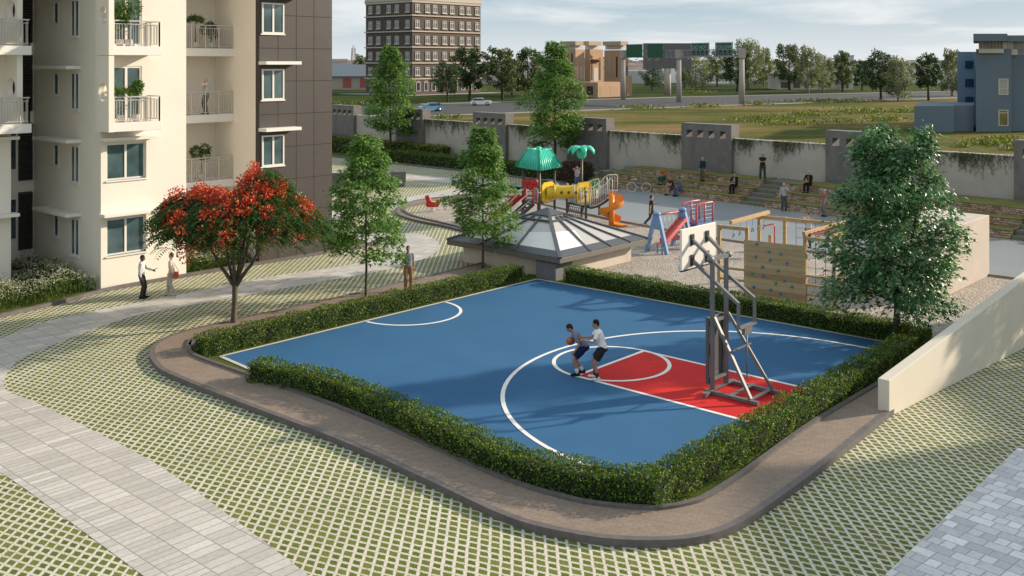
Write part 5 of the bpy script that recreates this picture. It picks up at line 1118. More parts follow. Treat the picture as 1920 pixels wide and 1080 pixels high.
for s in(-.42,.42):
    b=MB(); b.tube([st0+sd_*s+Z*1.15,st0+sd_*s+Z*1.85,st0+dn*.15+sd_*s+Z*1.9,st0+dn*1.7+sd_*s+Z*.75,st0+dn*1.7+sd_*s],.026,6); b.tube([st0+sd_*s+Z*1.5,st0+dn*1.7+sd_*s+Z*.4],.02,6); pb(b,'handrail',M_rw)
    loop_rail(st0+sd_*s,st0+sd_*s*1.9,1.2,2.0,2)
b=MB(); ss=L1+Vector((-.05,.25,0)); pr=[]; n=14; pts=[]
for i in range(n+1):
    t=i/n; c=ss+Vector((-1.75*t,-.75*t,1.2-1.08*(t*t*(3-2*t)))); 
    for k,(w,zz) in enumerate(((-.38,.3),(-.36,.03),(0,-.04),(.36,.03),(.38,.3))): pts.append(c+Vector((-.4,.9,0)).normalized()*w+Z*zz)
b.csm=True; b.add(pts,[(i*5+k,i*5+k+1,(i+1)*5+k+1,(i+1)*5+k) for i in range(n) for k in range(4)]); b.csm=False; pb(b,'slide',M_redp)
b=MB(); ca=A2+Vector((.12,-.25,1.05)); cb_=C2+Vector((-.12,.2,1.05)); dn=Vector((-.28,-.85,-1.0)); sd2=(cb_-ca); 
for s in range(8): b.tube([ca+sd2*(s/7),ca+sd2*(s/7)+dn*1.05],.016 if 0<s<7 else .045,5)
for s in range(9): b.tube([ca+dn*(s/8),cb_+dn*(s/8)],.016,5)
cn=pb(b,'climbing_net',M_deck)
for t,s,m in((.35,.6,M_redp),(.75,.35,M_yel)): b=MB(); b.ell(ca+sd2*s+dn*t,(.1,.06,.07)); b.build('hand_hold',m,cn)
b=MB()
for k,(dx,r) in enumerate(((0,.2),(.33,.22),(.66,.2))): b.ell(P2+Vector((.12+dx,-.2,2.02)),(r,.07,r))
b.obox(P2+Vector((.45,-.2,1.55)),Vector((.48,0,0)),Vector((0,.05,0)),Z*.42); gp=pb(b,'green_panel',M_grn); b=MB()
for k in range(4): b.tube([P2+Vector((.35+.17*k,-.32,1.1)),P2+Vector((.35+.17*k,-.32,1.8))],.05,8)
b.build('yellow_bar',M_yel,gp)
b=MB(); b.ell(R1+Vector((-.35,.9,1.75)),(.75,.7,.55),16,10); pb(b,'dome',mat('dome_slate',(.06,.055,.085),.5))
# ------------------------------------------------------------------ blue and coral swing and slide set
M_bl=mat('blue_plastic',(.16,.31,.56),.4,noise=.04); M_cor=mat('coral_plastic',(.62,.13,.12),.4); M_chain=mat('chain',(.45,.45,.45),.4,metal=.6)
sw=empty('swing_set',Vector((7.05,48.8,0)),'blue A-framed children\'s swing and slide set with coral rails behind the backboard','swing set')
A=Vector((7.02,48.85,1.92)); B=Vector((8.5,50.25,1.92)); bx=(B-A).normalized(); lx=Vector((bx.y,-bx.x,0))
def aframe(T):
    b=MB(); sp_=.62
    for s in(-1,1): b.bar(T+lx*(.09*s)-Z*.05,Vector((T.x,T.y,0))+lx*(sp_*s),.17,.15,up=bx)
    b.obox(T-Z*.30,lx*.20,bx*.068,Z*.28); b.ell(T-Z*.02,(.2,.2,.1)); b.obox(T-Z*.62,lx*.26,bx*.062,Z*.10); return b.build('a_frame',M_bl,sw)
aframe(A); aframe(B)
b=MB(); b.tube([A-Z*.1,B-Z*.1],.045,8); b.build('beam',M_cor,sw)
b=MB(); s0=A.lerp(B,.95)-Z*.5+lx*.12; s1=A.lerp(B,.1)+lx*.25; s1.z=.5; dv=(s1-s0); n_=Vector((0,0,1)).cross(dv).normalized()
for s,h_ in((-.2,.14),(.2,.14)): b.bar(s0+n_*s+Z*.07,s1+n_*s+Z*.07,.05,.2)
b.bar(s0,s1,.40,.05); b.bar(s1,s1-bx*.45-Z*.0,.40,.05); b.build('slide',M_cor,sw)
b=MB()
for s in(-.13,.13): b.bar(s1-bx*.3+n_*s,Vector((s1.x,s1.y,0))-bx*.3+n_*s,.07)
b.build('slide_leg',M_bl,sw)
for t in(.38,.72):
    c=A.lerp(B,t); b=MB()
    for s in(-.17,.17): b.tube([c+bx*s-Z*.1,c+bx*s-Z*1.42],.012,5)
    h_=b.build('chain',M_chain,sw); b=MB(); b.obox(c-Z*1.44,bx*.21,lx*.12,Z*.035); b.obox(c-Z*1.33+lx*.11,bx*.2,lx*.02,Z*.10); b.build('swing_seat',M_cor,sw,bevel=.012)
# climber platform with coral guard rails
Kc=Vector((9.45,51.3,0))
def corner(i,j): return Kc+bx*(.65*i)+lx*(.42*j)
b=MB()
for i in(-1,1):
    for j in(-1,1): b.bar(corner(i,j)+bx*(.12*i)+lx*(.05*j),corner(i,j)+Z*1.15,.08)
b.build('leg',M_bl,sw); b=MB(); b.obox(Kc+Z*1.1,bx*.72,lx*.46,Z*.05); b.build('platform',mat('platform_blue',(.09,.16,.34),.5),sw)
for j in(-1,1):
    b=MB(); a=corner(-1.05,j)+Z*1.15; c=corner(1.1,j)+Z*1.15; up_=Z*.95
    b.tube([a,a+up_*.9,a+up_+bx*.05,c+up_-bx*.05,c+up_*.9,c],.055,8); b.tube([a.lerp(c,.5),a.lerp(c,.5)+up_],.05,8); r_=b.build('guard_rail',M_cor,sw); b=MB()
    for k in range(1,5): b.tube([a+up_*(k/5),c+up_*(k/5)],.02,6)
    b.build('bar',M_bl,r_)
b=MB(); p0=corner(-1,0)+Z*1.1; p3=p0-bx*.2-lx*.0+Vector((0,0,0)); pts=[]
for i in range(9):
    t=i/8; c=corner(-1,-.2)+(-bx*.3+lx*.95)*(t*1.1)*.9+Z*(1.12-.85*t*t*(1.5-.5*t))
    for w,zz in((-.26,.2),(-.22,0),(.22,0),(.26,.2)): pts.append(c+bx*w+Z*zz)
b.csm=True; b.add(pts,[(i*4+k,i*4+k+1,i*4+k+5,i*4+k+4) for i in range(8) for k in range(3)]); b.build('curved_slide',M_cor,sw)
b=MB()
for s in(-.06,.06,.2): b.tube([corner(1.05,.2+s)+Z*1.15,corner(1.9,.2+s)],.022,6)
b.build('ladder',mat('navy_tube',(.04,.06,.14),.4),sw)
# ------------------------------------------------------------------ timber climbing frame
def wood_mat():
    m,t,p=shader('pine_wood'); P=N(t,'ShaderNodeTexCoord').outputs['Object']; mp=N(t,'ShaderNodeMapping'); mp.inputs['Scale'].default_value=(2.5,2.5,9); Lk(t,P,mp.inputs[0]); f=noise(t,mp.outputs[0],1.6,6,.65); Lk(t,ramp(t,f,[(.3,(.36,.23,.10)),(.55,(.50,.34,.16)),(.75,(.60,.44,.24))]),p.inputs['Base Color']); p.inputs['Roughness'].default_value=.65; return m
M_pine=wood_mat()
def plank_mat():
    m,t,p=shader('plank_wall'); P=N(t,'ShaderNodeTexCoord').outputs['Object']; s=N(t,'ShaderNodeSeparateXYZ'); Lk(t,P,s.inputs[0]); zz=mth(t,'DIVIDE',s.outputs[2],.205); fl_=mth(t,'FLOOR',zz); wn=N(t,'ShaderNodeTexWhiteNoise',noise_dimensions='1D'); Lk(t,fl_,wn.inputs['W'])
    mp=N(t,'ShaderNodeMapping'); mp.inputs['Scale'].default_value=(1.1,1.1,9); Lk(t,P,mp.inputs[0]); f=mixc(t,.4,noise(t,mp.outputs[0],2.2,7,.7),wn.outputs['Value']); c=ramp(t,f,[(.2,(.31,.21,.11)),(.5,(.46,.33,.18)),(.8,(.58,.44,.26))])
    e=mth(t,'LESS_THAN',mth(t,'FRACT',zz),.05); Lk(t,mixc(t,mth(t,'MULTIPLY',e,.6),c,(.10,.06,.03)),p.inputs['Base Color']); p.inputs['Roughness'].default_value=.7; return m
tf=empty('timber_climbing_frame',Vector((10,39,0)),'timber climbing frame with plank climbing wall, hanging rings and monkey bars','climbing frame')
w0=Vector((9.22,39.6,0)); w1=Vector((11.12,38.28,0)); wx=(w1-w0).normalized(); wy=Vector((-wx.y,wx.x,0)); q0=w0-wx*1.15; q3=w1+wx*1.12; PH=2.75
def tpost(p,h=PH): b=MB(); b.obox(p+Z*(h/2-.05),wx*.065,wy*.065,Z*(h/2+.05)); b.build('post',M_pine,tf,bevel=.008)
def beam(a,c,z,s=.12,name='beam',m=None): b=MB(); b.bar(Vector(a)+Z*z,Vector(c)+Z*z,s,s*1.15); b.build(name,m or M_pine,tf,bevel=.006)
b=MB(); b.obox((w0+w1)/2+Z*1.13-wy*.09,wx*((w1-w0).length/2+.07),wy*.02,Z*1.13); cw=b.build('climbing_wall',plank_mat(),tf)
M_h1=mat('hold_blue',(.10,.22,.40),.5); M_h2=mat('hold_green',(.08,.30,.20),.5)
wl=(w1-w0).length
for fx,fz,cc in((.20,.97,1),(.41,.86,2),(.61,.84,2),(.18,.74,2),(.43,.71,1),(.72,.69,1),(.30,.57,2),(.57,.54,2),(.12,.44,2),(.31,.42,1),(.68,.38,1),(.53,.32,2),(.80,.29,2),(.15,.20,1),(.44,.19,2),(.61,.15,1),(.29,.03,1),(.73,.06,2)):
    b=MB(); b.ell(w0+wx*(wl*fx)+Z*(2.2*fz+.03)-wy*.12,(.068,.05,.062),8,6); b.build('hand_hold',M_h1 if cc==1 else M_h2,cw)
b=MB()
for s in(0,1):
    for k in range(15): b.ell(w0+wx*(wl*s+(.0 if s else 0))+Z*(.1+k*.15)-wy*.113,(.016,.01,.016),6,4)
b.build('bolt_row',M_rw,cw)
v1_=wy*2.35
bk0=Vector((9.5,43.2,0)); posts=[q0,w0+wy*.05,w1+wy*.05,q3]
for p in posts: tpost(p)
B1_=Vector((10.5,42.8,0)); B2_=Vector((11.42,42.2,0)); B3_=w1+V*3.4; B4_=q3+V*3.4
for p in(B1_,B2_,B3_,B4_): tpost(p)
tpost(Vector((10.3,40.2,0)),2.35)
beam(q0,w0,PH-.08); beam(B1_-wx*.3,B2_+wx*.1,PH-.08); beam(B2_,B3_,PH-.09); beam(w1-V*.1,B3_+V*.2,PH-.02); beam(q3-V*.1,B4_+V*.2,PH-.02); beam(w1,q3,PH-.2,.1)
rb0=Vector((8.75,40.35,0)); rb1=Vector((11.0,43.2,0)); beam(rb0,rb1,PH+.06,.13)
for z in(1.12,.78,.42): beam(w1+wx*.06,q3,z,.075,'rail'); 
for z in(1.05,.62): beam(q0,w0-wx*.06,z,.075,'rail')
beam(q3,q3+V*1.9+wx*.5,1.05,.075,'rail')
b=MB()
for k in range(9): t=.25+k*.36; b.tube([w1+V*t+Z*(PH-.06),q3+V*t+Z*(PH-.06)],.026,6)
b.build('monkey_bars',M_cor,tf)
M_ring=mat('ring_blue',(.10,.20,.33),.4)
for k in range(6):
    p=rb0.lerp(rb1,.08+k*.16); b=MB(); z=PH; a=(rb1-rb0).normalized(); b.tube([p+Z*z,p+Z*(z-.34)],.009,4); T=p+Z*(z-.34); b.tube([T,T+a*.11-Z*.22,T-a*.11-Z*.22,T],.02,6); b.build('hanging_ring',M_ring,tf)
b=MB()
for k in range(5): p=B2_.lerp(B3_,.2+.17*k); b.tube([p+Z*(PH-.1),p+Z*.1],.012,4)
for k in range(6): z=.35+k*.4; b.tube([B2_.lerp(B3_,.2)+Z*z,B2_.lerp(B3_,.88)+Z*z],.01,4)
b.build('climbing_net',M_deck,tf)
b=MB(); p=w1+V*1.2; b.tube([p+Z*(PH-.06),p+Z*1.9],.01,4); b.tube([p+Z*1.9+V*.0,p+Z*1.65+V*.12,p+Z*1.55,p+Z*1.65-V*.12,p+Z*1.9],.02,6); b.build('hanging_ring',M_ring,tf)
# spinner toy, spring rider, bicycle
c=Vector((12.4,47.6,0)); sr=empty('spinner_toy',c,'red bent pole spinner with small yellow platform behind the timber frame','toy'); b=MB(); b.tube([c,c+Z*1.5,c+Vector((-.06,0,1.6)),c+Vector((-.5,0,1.5)),c+Vector((-.56,0,1.35))],.03,8); b.build('pole',M_redp,sr); b=MB(); b.tube([c+Z*.3,c+Z*.38],.5,20); b.tube([c+Vector((-.8,.1,.45)),c+Vector((-.8,.1,.52))],.24,16); b.tube([c+Vector((-.8,.1,0)),c+Vector((-.8,.1,.45))],.05,8); b.build('platform',mat('lemon_plastic',(.62,.60,.06),.4),sr)
g_=G(811,397); sh_=empty('spring_rider',g_,'red horse shaped spring rider on the gravel left of the pavilion','spring rider')
prof=[(-.42,.38),(-.30,.30),(.32,.30),(.42,.42),(.36,.62),(.47,.95),(.36,1.02),(.22,.98),(.02,.62),(-.22,.56),(-.30,.74),(-.44,.66)]
for s in(-1,1): b=MB(); b.xprism([(-x,z) for x,z in prof][::-1],g_+Vector((0,s*.16,0)),Vector((1,.15,0)).normalized(),Z,Vector((-.15,1,0)).normalized(),.025); b.build('side_panel',M_redp,sh_,fix=True,bevel=.01)
b=MB(); b.obox(g_+Z*.60,Vector((.17,0,0)),Vector((0,.14,0)),Z*.04); b.build('seat',M_yel,sh_,bevel=.01); b=MB(); b.tube([g_+Vector((.11*math.cos(a),.11*math.sin(a),.02+a*.30/25)) for a in np.linspace(0,25,70)],.022,6); b.build('spring',M_rw,sh_); b=MB(); b.tube([g_+Vector((-.15,-.3,.75)),g_+Vector((-.15,.3,.75))],.02,6); b.build('handle',M_rw,sh_)
bk=G(1198,360.5); bi=empty('bicycle',bk,'blue bicycle with white wheels parked against the lowest stone terrace','bicycle')
ax=Vector((.985,-.17,0)).normalized(); ay=Vector((.17,.985,0))
def bp(x,z,y=0): return bk+ax*x+ay*y+Z*z
for x in(-.52,.52):
    b=MB(); b.tube([bp(x+.33*math.cos(a),.35+.33*math.sin(a)) for a in [i*math.pi/14 for i in range(29)]],.024,6,cap=False); wz=b.build('wheel',M_rw,bi); b=MB()
    for i in range(14): a=i*math.pi/7; b.tube([bp(x,.35),bp(x+.32*math.cos(a),.35+.32*math.sin(a))],.004,3)
    b.tube([bp(x,.35,-.05),bp(x,.35,.05)],.03,8); b.build('spokes',M_chain,wz)
b=MB()
for a,c in(((-.52,.35),(-.08,.32)),((-.52,.35),(-.2,.78)),((-.08,.32),(-.22,.85)),((-.08,.32),(.33,.74)),((-.2,.78),(.33,.82)),((.33,.70),(.33,.88)),((.34,.72),(.52,.35))): b.tube([bp(*a),bp(*c)],.021,6)
b.build('frame',mat('bike_blue',(.04,.14,.28),.35),bi); b=MB(); b.ell(bp(-.24,.93),(.13,.07,.035)); b.tube([bp(-.22,.83),bp(-.24,.92)],.014,6); b.build('saddle',M_rw,bi)
b=MB(); b.tube([bp(.33,.86),bp(.31,.98)],.015,6); b.tube([bp(.27,.98,-.28),bp(.33,1.0,-.1),bp(.33,1.0,.1),bp(.27,.98,.28)],.015,6); b.build('handlebar',M_blk,bi); b=MB(); b.tube([bp(-.08,.32,-.03),bp(-.08,.32,.03)],.09,14); b.tube([bp(-.08,.32,.06),bp(.02,.19,.06)],.012,5); b.build('crank',M_chain,bi)
# ------------------------------------------------------------------ people
SK={'fair':(.56,.34,.25),'tan':(.40,.22,.14),'dark':(.13,.07,.045)}
def ik(a,t,l1,l2,hint):
    a=Vector(a);t=Vector(t); d=t-a; L=min(d.length,l1+l2-.004); L=max(L,abs(l1-l2)+.02); d.normalize(); t=a+d*L
    x=(l1*l1-l2*l2+L*L)/(2*L); h=math.sqrt(max(0,l1*l1-x*x)); hn=Vector(hint)-d*Vector(hint).dot(d)
    if hn.length<1e-4: hn=d.orthogonal()
    return a+d*x+hn.normalized()*h,t
def remesh(mb,name,m,root,vox,it=4):
    me=bpy.data.meshes.new(name); me.from_pydata(mb.v,[],mb.f); b=bmesh.new(); b.from_mesh(me); bmesh.ops.recalc_face_normals(b,faces=b.faces); b.to_mesh(me); b.free()
    o=bpy.data.objects.new(name,me); col.objects.link(o); r=o.modifiers.new('r','REMESH'); r.mode='VOXEL'; r.voxel_size=vox; r.use_smooth_shade=True
    s=o.modifiers.new('s','SMOOTH'); s.iterations=it; s.factor=.5
    PEND.append((o,m)); o.parent=root; return o
PEND=[]
def flush():
    dg=bpy.context.evaluated_depsgraph_get()
    for o,m in PEND:
        me=bpy.data.meshes.new_from_object(o.evaluated_get(dg)); me.name=o.name; me.materials.clear(); me.materials.append(m)
        NEW.append((o,me))
    for o,me in NEW: o.modifiers.clear(); o.data=me
    PEND.clear(); NEW.clear()
NEW=[]
def cloth(name,c): return mat(name,c,.85,noise=.12,nscale=7,bump=.25,bscale=60,spec=.2)
def person(p,dirv,label,skin='fair',hair=(.05,.03,.02),shirt=(.5,.5,.5),legs=(.1,.1,.12),shoe=(.03,.03,.03),height=1.74,hz=.94,hip=(0,0),lean=2,feet=None,hands=None,ehint=None,khint=None,hp=0,hyaw=0,sleeve=.62,leg=1.0,longhair=False,cap=None,bald=False,vest=None,skirt=False,tail=.06,vox=.015,toe=None,sock=None,group=None,side=0):
    d=Vector(dirv); yaw=math.atan2(-d.x,d.y); sc=height/1.74
    root=empty('person',p,label,'person',group,yaw); key=len(bpy.data.objects); S=lambda v:Vector(v)*sc
    P=Vector((hip[0],hip[1],hz)); la=R(lean); dirs=Vector((math.sin(R(side)),math.sin(la),math.cos(la))).normalized(); fw=Vector((0,math.cos(la),-math.sin(la)))
    C1=P+dirs*.14; C2=P+dirs*.30; C3=P+dirs*.43; SH=P+dirs*.485; NK=P+dirs*.56
    X=Vector((1,0,0)); hpr=R(lean*.55+hp); hu=Vector((0,math.sin(hpr),math.cos(hpr))); hf=Vector((math.sin(-R(hyaw)),math.cos(R(hyaw)),0)); hf=(hf-hu*hf.dot(hu)).normalized(); hx=hf.cross(hu)
    HC=NK+hu*.115+Vector((0,math.sin(la)*.02,0))
    HP=[P+X*(.09*s)-Z*.02 for s in(-1,1)]; SHD=[SH+X*(.175*s)-dirs*.02 for s in(-1,1)]
    feet=feet or [(-.10,.0,.08),(.10,.02,.08)]; hands=hands or [(-.25,.06,.80),(.25,.06,.80)]
    kh=khint or [(-.08,1,0),(.08,1,0)]; eh=ehint or [(-.35,-1,-.2),(.35,-1,-.2)]
    K=[ik(HP[i],feet[i],.44,.425,kh[i]) for i in(0,1)]; E=[ik(SHD[i],hands[i],.29,.255,eh[i]) for i in(0,1)]
    ms=mat('skin_'+skin,SK[skin],.55,noise=.06,nscale=6)
    b=MB()
    b.tube([P-dirs*.10,P-dirs*.03,C1,C2,C3,SH,SH+dirs*.035],[.10,.155,.138,.158,.168,.135,.06],14,rb=[.08,.108,.095,.112,.10,.075,.05],side=X)
    b.tube([SH-dirs*.02,NK+hu*.02,HC-hu*.03],[.066,.055,.055],10)
    b.ell(HC,(.074,.094,.113),14,10,rot=Matrix((hx,hf,hu)).transposed()); RM=Matrix((hx,hf,hu)).transposed()
    L=lambda x,y,z:HC+hx*x+hf*y+hu*z
    b.ell(L(0,.028,-.062),(.052,.062,.052),10,8,rot=RM); b.ell(L(0,.095,-.018),(.012,.02,.02),8,6,rot=RM); b.ell(L(0,.075,.03),(.055,.022,.014),8,6,rot=RM); b.ell(L(0,.082,-.055),(.026,.016,.011),8,6,rot=RM)
    for s in(-1,1): b.ell(L(.075*s,-.005,-.008),(.012,.022,.032),8,6,rot=RM)
    for i,s in enumerate((-1,1)):
        kn,an=K[i]; el,wr=E[i]
        b.tube([HP[i]+Z*.04,HP[i].lerp(kn,.3),kn-(kn-HP[i]).normalized()*.06,kn,kn.lerp(an,.3),kn.lerp(an,.7),an],[.082,.083,.06,.054,.056,.042,.035],10)
        b.tube([SHD[i]-X*(.05*s),SHD[i],SHD[i].lerp(el,.35),el,el.lerp(wr,.3),wr],[.05,.054,.046,.036,.038,.025],10)
        fd=(wr-el).normalized(); up=X*s; up=(up-fd*up.dot(fd)).normalized() if abs(up.dot(fd))<.95 else Z; sd=fd.cross(up)     # palm faces the body, fingers curl
        b.tube([wr-fd*.01,wr+fd*.04,wr+fd*.085],[.024,.040,.038],10,rb=[.02,.017,.014],side=sd)
        for k in range(4):
            l=(.068,.078,.074,.058)[k]; o=wr+fd*.082+sd*(.030-.020*k); b.tube([o-fd*.01,o+fd*l*.5-up*.010,o+fd*l*.85-up*.034],[.0105,.0098,.008],6)
        o=wr+fd*.025+sd*.034; b.tube([o,o+sd*.022+fd*.022,o+sd*.026+fd*.055-up*.012],[.013,.0115,.009],6)
        f=feet[i]
    if toe is None: toe=[(0,1),(0.1,1)]
    SC=lambda mb:(setattr(mb,'v',[tuple(Vector(q)*sc) for q in mb.v]),mb)[1]
    body=remesh(SC(b),'body',ms,root,vox*.82,3)
    for i in(0,1):
        an=K[i][1]; t=Vector((toe[i][0],toe[i][1],toe[i][2] if len(toe[i])>2 else 0)).normalized(); h=MB(); sx=Vector((t.y,-t.x,0)).normalized(); low=an-Z*.045
        h.tube([low-t*.075,low-t*.06,low+t*.04,low+t*.12,low+t*.18,low+t*.205],[.02,.042,.045,.052,.042,.015],10,rb=[.03,.045,.046,.036,.026,.012],side=sx)
        h.tube([an-Z*.05,an+Z*.03],[.046,.046],10); SC(h).build('shoe',cloth('shoe_%d_%d'%(int(shoe[0]*100),int(shoe[2]*100)),shoe),None).parent=root
        if sock: h=MB(); a2=an.lerp(K[i][0],.32); h.tube([an-Z*.01,an.lerp(K[i][0],.15),a2],[.046,.047,.050],10); SC(h).build('sock',cloth('sock_%d'%int(sock[0]*100),sock),None).parent=root
    # trousers / shorts
    b=MB(); b.tube([P-dirs*.12,P-dirs*.04,P+dirs*.03,P+dirs*.10],[.12,.172,.165,.150],14,rb=[.10,.124,.12,.108],side=X)
    for i in(0,1):
        kn,an=K[i]; l=leg*2; pts=[HP[i]+Z*.04,HP[i].lerp(kn,.35),kn.lerp(HP[i],.12)]; rr=[.10,.102,.078]
        if skirt: rr=[.11,.12,.125]
        if leg<.5: pts=[HP[i]+Z*.04,HP[i].lerp(kn,.35),HP[i].lerp(kn,leg*2)]; rr=[.10,.112,.108]
        else: pts+=[kn,kn.lerp(an,.35),kn.lerp(an,.75),kn.lerp(an,min(.97,leg))]; rr+=[.076,.075,.066,.064]
        b.tube(pts,rr,12)
    remesh(SC(b),'skirt' if skirt else 'shorts' if leg<.6 else 'trousers',cloth('legs_%d'%key,legs),root,vox,4)
    # shirt
    b=MB(); b.tube([P+dirs*(.03-tail),P+dirs*.06,C1,C2,C3,SH-dirs*.005,SH+dirs*.05],[.170,.166,.160,.178,.186,.150,.062],14,rb=[.128,.124,.116,.130,.118,.092,.058],side=X)
    for i,s in enumerate((-1,1)):
        el,wr=E[i]; pts=[SHD[i]-X*(.06*s),SHD[i]]; rr=[.06,.068]
        if sleeve<=1 and sleeve<.75: pts.append(SHD[i].lerp(el,sleeve)); rr.append(.064)
        else: pts+=[SHD[i].lerp(el,.5),el,el.lerp(wr,.5),el.lerp(wr,.94)]; rr+=[.058,.051,.047,.040]
        b.tube(pts,rr,10)
    remesh(SC(b),'jacket' if vest else 'shirt',cloth('shirt_%d'%key,shirt),root,vox,3)
    if vest:
        b=MB(); n=6
        for i in range(n):
            for k in(-1,0,1): pass
        pts=[P+dirs*.05+fw*.118,C1+fw*.112,C2+fw*.126,C3+fw*.116,SH+fw*.07]; b.tube(pts,[.07,.07,.072,.06,.03],10,rb=[.02]*5,side=X); remesh(SC(b),'shirt_front',cloth('vest_%d'%key,vest),root,.014,2)
    if cap or not bald:
        h=MB(); hc=cap or hair; h.ell(L(0,-.016,.028),(.080,.096,.098),14,10,rot=RM); 
        if longhair: h.ell(L(0,-.055,-.045),(.075,.055,.10),12,8,rot=RM)
        else: h.ell(L(0,-.045,-.01),(.074,.06,.075),12,8,rot=RM)
        if cap: h.ell(L(0,.10,.045),(.06,.065,.012),10,6,rot=RM)
        remesh(SC(h),'cap' if cap else 'hair',cloth('hair_%d_%d'%(int(hc[0]*100),int(hc[2]*100)),hc),root,.012,2)
    h=MB()
    for s in(-1,1): h.ell(L(.031*s,.084,.008),(.011,.008,.008),8,6,rot=RM)
    SC(h).build('eyes',mat('eye_dark',(.03,.02,.015),.3),None).parent=root
    h=MB(); h.ell(L(0,.096,-.057),(.022,.006,.006),8,6,rot=RM); SC(h).build('mouth',mat('lip',(.28,.10,.08),.5),None).parent=root
    root['scale_']=sc; del root['scale_']; return root,sc,E,K
def tpx(px,o):
    r=(px-960)/F; a=TP(0,o); return (r*a.y-a.x)/(TD.x-r*TD.y)
def world(root,v): return root.location+Matrix.Rotation(root.rotation_euler.z,3,'Z')@Vector(v)
# two people talking by the flats
ph,sc,E,K=person(G(265,559),(1,.18,0),'man in white long sleeved shirt and dark trousers holding a phone by the flats','dark',(.04,.03,.025),(.62,.61,.60),(.05,.045,.045),(.02,.02,.02),1.70,hands=[(-.14,.40,1.08),(.25,.02,.80)],ehint=[(-.4,-.3,-1),(.3,-1,-.1)],sleeve=1,hp=14,feet=[(-.10,.09,.08),(.10,.0,.08)])
b=MB(); w=world(ph,Vector((-.16,.52,1.12))*sc); dn=Vector((1,.18,.45)).normalized(); b.obox(w,dn*.085,Vector((-.18,1,0)).normalized()*.04,dn.cross(Vector((-.18,1,0)).normalized())*.007); tag(b.build('mobile_phone',M_blk,loc=w),'black phone held out by the man in the white shirt','phone')
wm,sc,E,K=person(G(322,554),(-1,-.12,0),'woman in white T-shirt and pale trousers facing the man with the phone','fair',(.14,.06,.045),(.68,.65,.58),(.42,.40,.35),(.55,.50,.42),1.70,feet=[(-.09,-.14,.10),(.09,.16,.08)],hands=[(-.24,.06,.86),(.22,.14,.90)],sleeve=.6,leg=.9)
w=world(wm,Vector((-.20,-.22,.86))); bg_=empty('handbag',w-Z*.3,'red shoulder bag hanging behind the woman in the white T-shirt','bag'); b=MB(); a=Vector((-1,-.12,0)).normalized(); s_=Vector((-.12,1,0)).normalized()
b.xprism([(-.13,-.15),(.15,-.13),(.09,.12),(-.07,.12)],w,a,Z,s_,.06); b.build('pouch',mat('red_leather',(.42,.07,.04),.5),bg_,bevel=.015); b=MB(); b.tube([w+Z*.13-a*.09,world(wm,(-.13,-.02,1.46)),w+Z*.13+a*.1],.012,6); b.build('strap',mat('red_leather',(.42,.07,.04)),bg_)
person(G(765,543,.13),(.28,-1,0),'man in grey T-shirt and tan trousers standing behind the hedge','tan',(.02,.015,.012),(.22,.25,.31),(.30,.165,.075),(.12,.07,.04),1.76,feet=[(-.11,.0,.08),(.11,.05,.08)],hands=[(-.24,.04,.84),(.22,.16,.86)],sleeve=.62)
# the two players
p1,sc,E1,K1=person(G(1088,702,.04),(-1,-.10,0),'basketball player in grey T-shirt and navy shorts crouching with the ball','tan',(.05,.025,.012),(.20,.21,.30),(.014,.02,.07),(.015,.015,.015),1.80,hz=.80,hip=(0,-.12),lean=38,hp=18,feet=[(-.12,.10,.08),(.14,-.10,.08)],hands=[(-.20,.20,.70),(.16,.17,.90)],ehint=[(-.6,-.6,.2),(.9,-.6,.2)],sleeve=.85 if False else .72,leg=.43,sock=(.75,.74,.72),vox=.012,toe=[(-.05,1),(.1,1)],hyaw=-8)
w=world(p1,Vector((.10,.27,.93))*sc); b=MB(); b.ell(w,(.122,.122,.122),20,14); bo=tag(b.build('basketball',mat('ball_orange',(.50,.14,.035),.6,bump=.2,bscale=120),loc=w),'orange basketball held by the player in the grey T-shirt','ball')
b=MB()
for ax in range(3): b.tube([w+Vector([(math.cos(t),math.sin(t),0),(0,math.cos(t),math.sin(t)),(math.cos(t),0,math.sin(t))][ax])*.1225 for t in [i*math.pi/12 for i in range(25)]],.003,4)
o=b.build('seam',M_blk,None); o.parent=bo; o.matrix_parent_inverse=Matrix.Translation(w).inverted()
person(G(1127,711,.04),(-1,.05,0),'basketball player in white T-shirt and black shorts guarding the other player','tan',(.015,.012,.01),(.88,.87,.86),(.022,.022,.025),(.72,.71,.70),1.82,hz=.885,hip=(0,-.05),lean=17,hp=6,feet=[(-.13,.10,.08),(.15,.16,.08)],hands=[(-.16,.46,1.10),(.14,.50,1.12)],ehint=[(-.5,-.5,-1),(.5,-.5,-1)],sleeve=.68,leg=.40,sock=(.03,.03,.03),vox=.012,toe=[(-.1,1),(.2,1)])
# walking man and people round the playground
person(G(1221,423),(1,.1,0),'man in dark brown T-shirt and jeans walking across the playground floor','fair',(.06,.025,.012),(.045,.032,.016),(.06,.07,.09),(.04,.03,.025),1.76,hz=.90,feet=[(-.08,-.34,.14),(.09,.12,.08)],toe=[(0,1,-.35),(0,1)],hands=[(-.1,.44,1.24),(.25,-.12,.84)],ehint=[(-.6,.2,-.6),(.3,-1,0)],sleeve=.7)
person(G(1082,355),(-.1,-1,0),'person in pale T-shirt raising both hands to the face behind the palm topped post','tan',(.03,.02,.015),(.45,.42,.44),(.10,.12,.16),hands=[(-.06,.17,1.58),(.06,.17,1.56)],ehint=[(-1,0,-.4),(1,0,-.4)],leg=1)
person(G(1516,464),(-.75,-.65,0),'man in white top and dark trousers shading his eyes behind the timber frame','fair',(.03,.025,.02),(.62,.58,.58),(.07,.065,.075),hands=[(-.10,.20,1.52),(.04,.20,1.56)],ehint=[(-1,.1,0),(1,.1,-.1)],sleeve=.6,height=1.72)
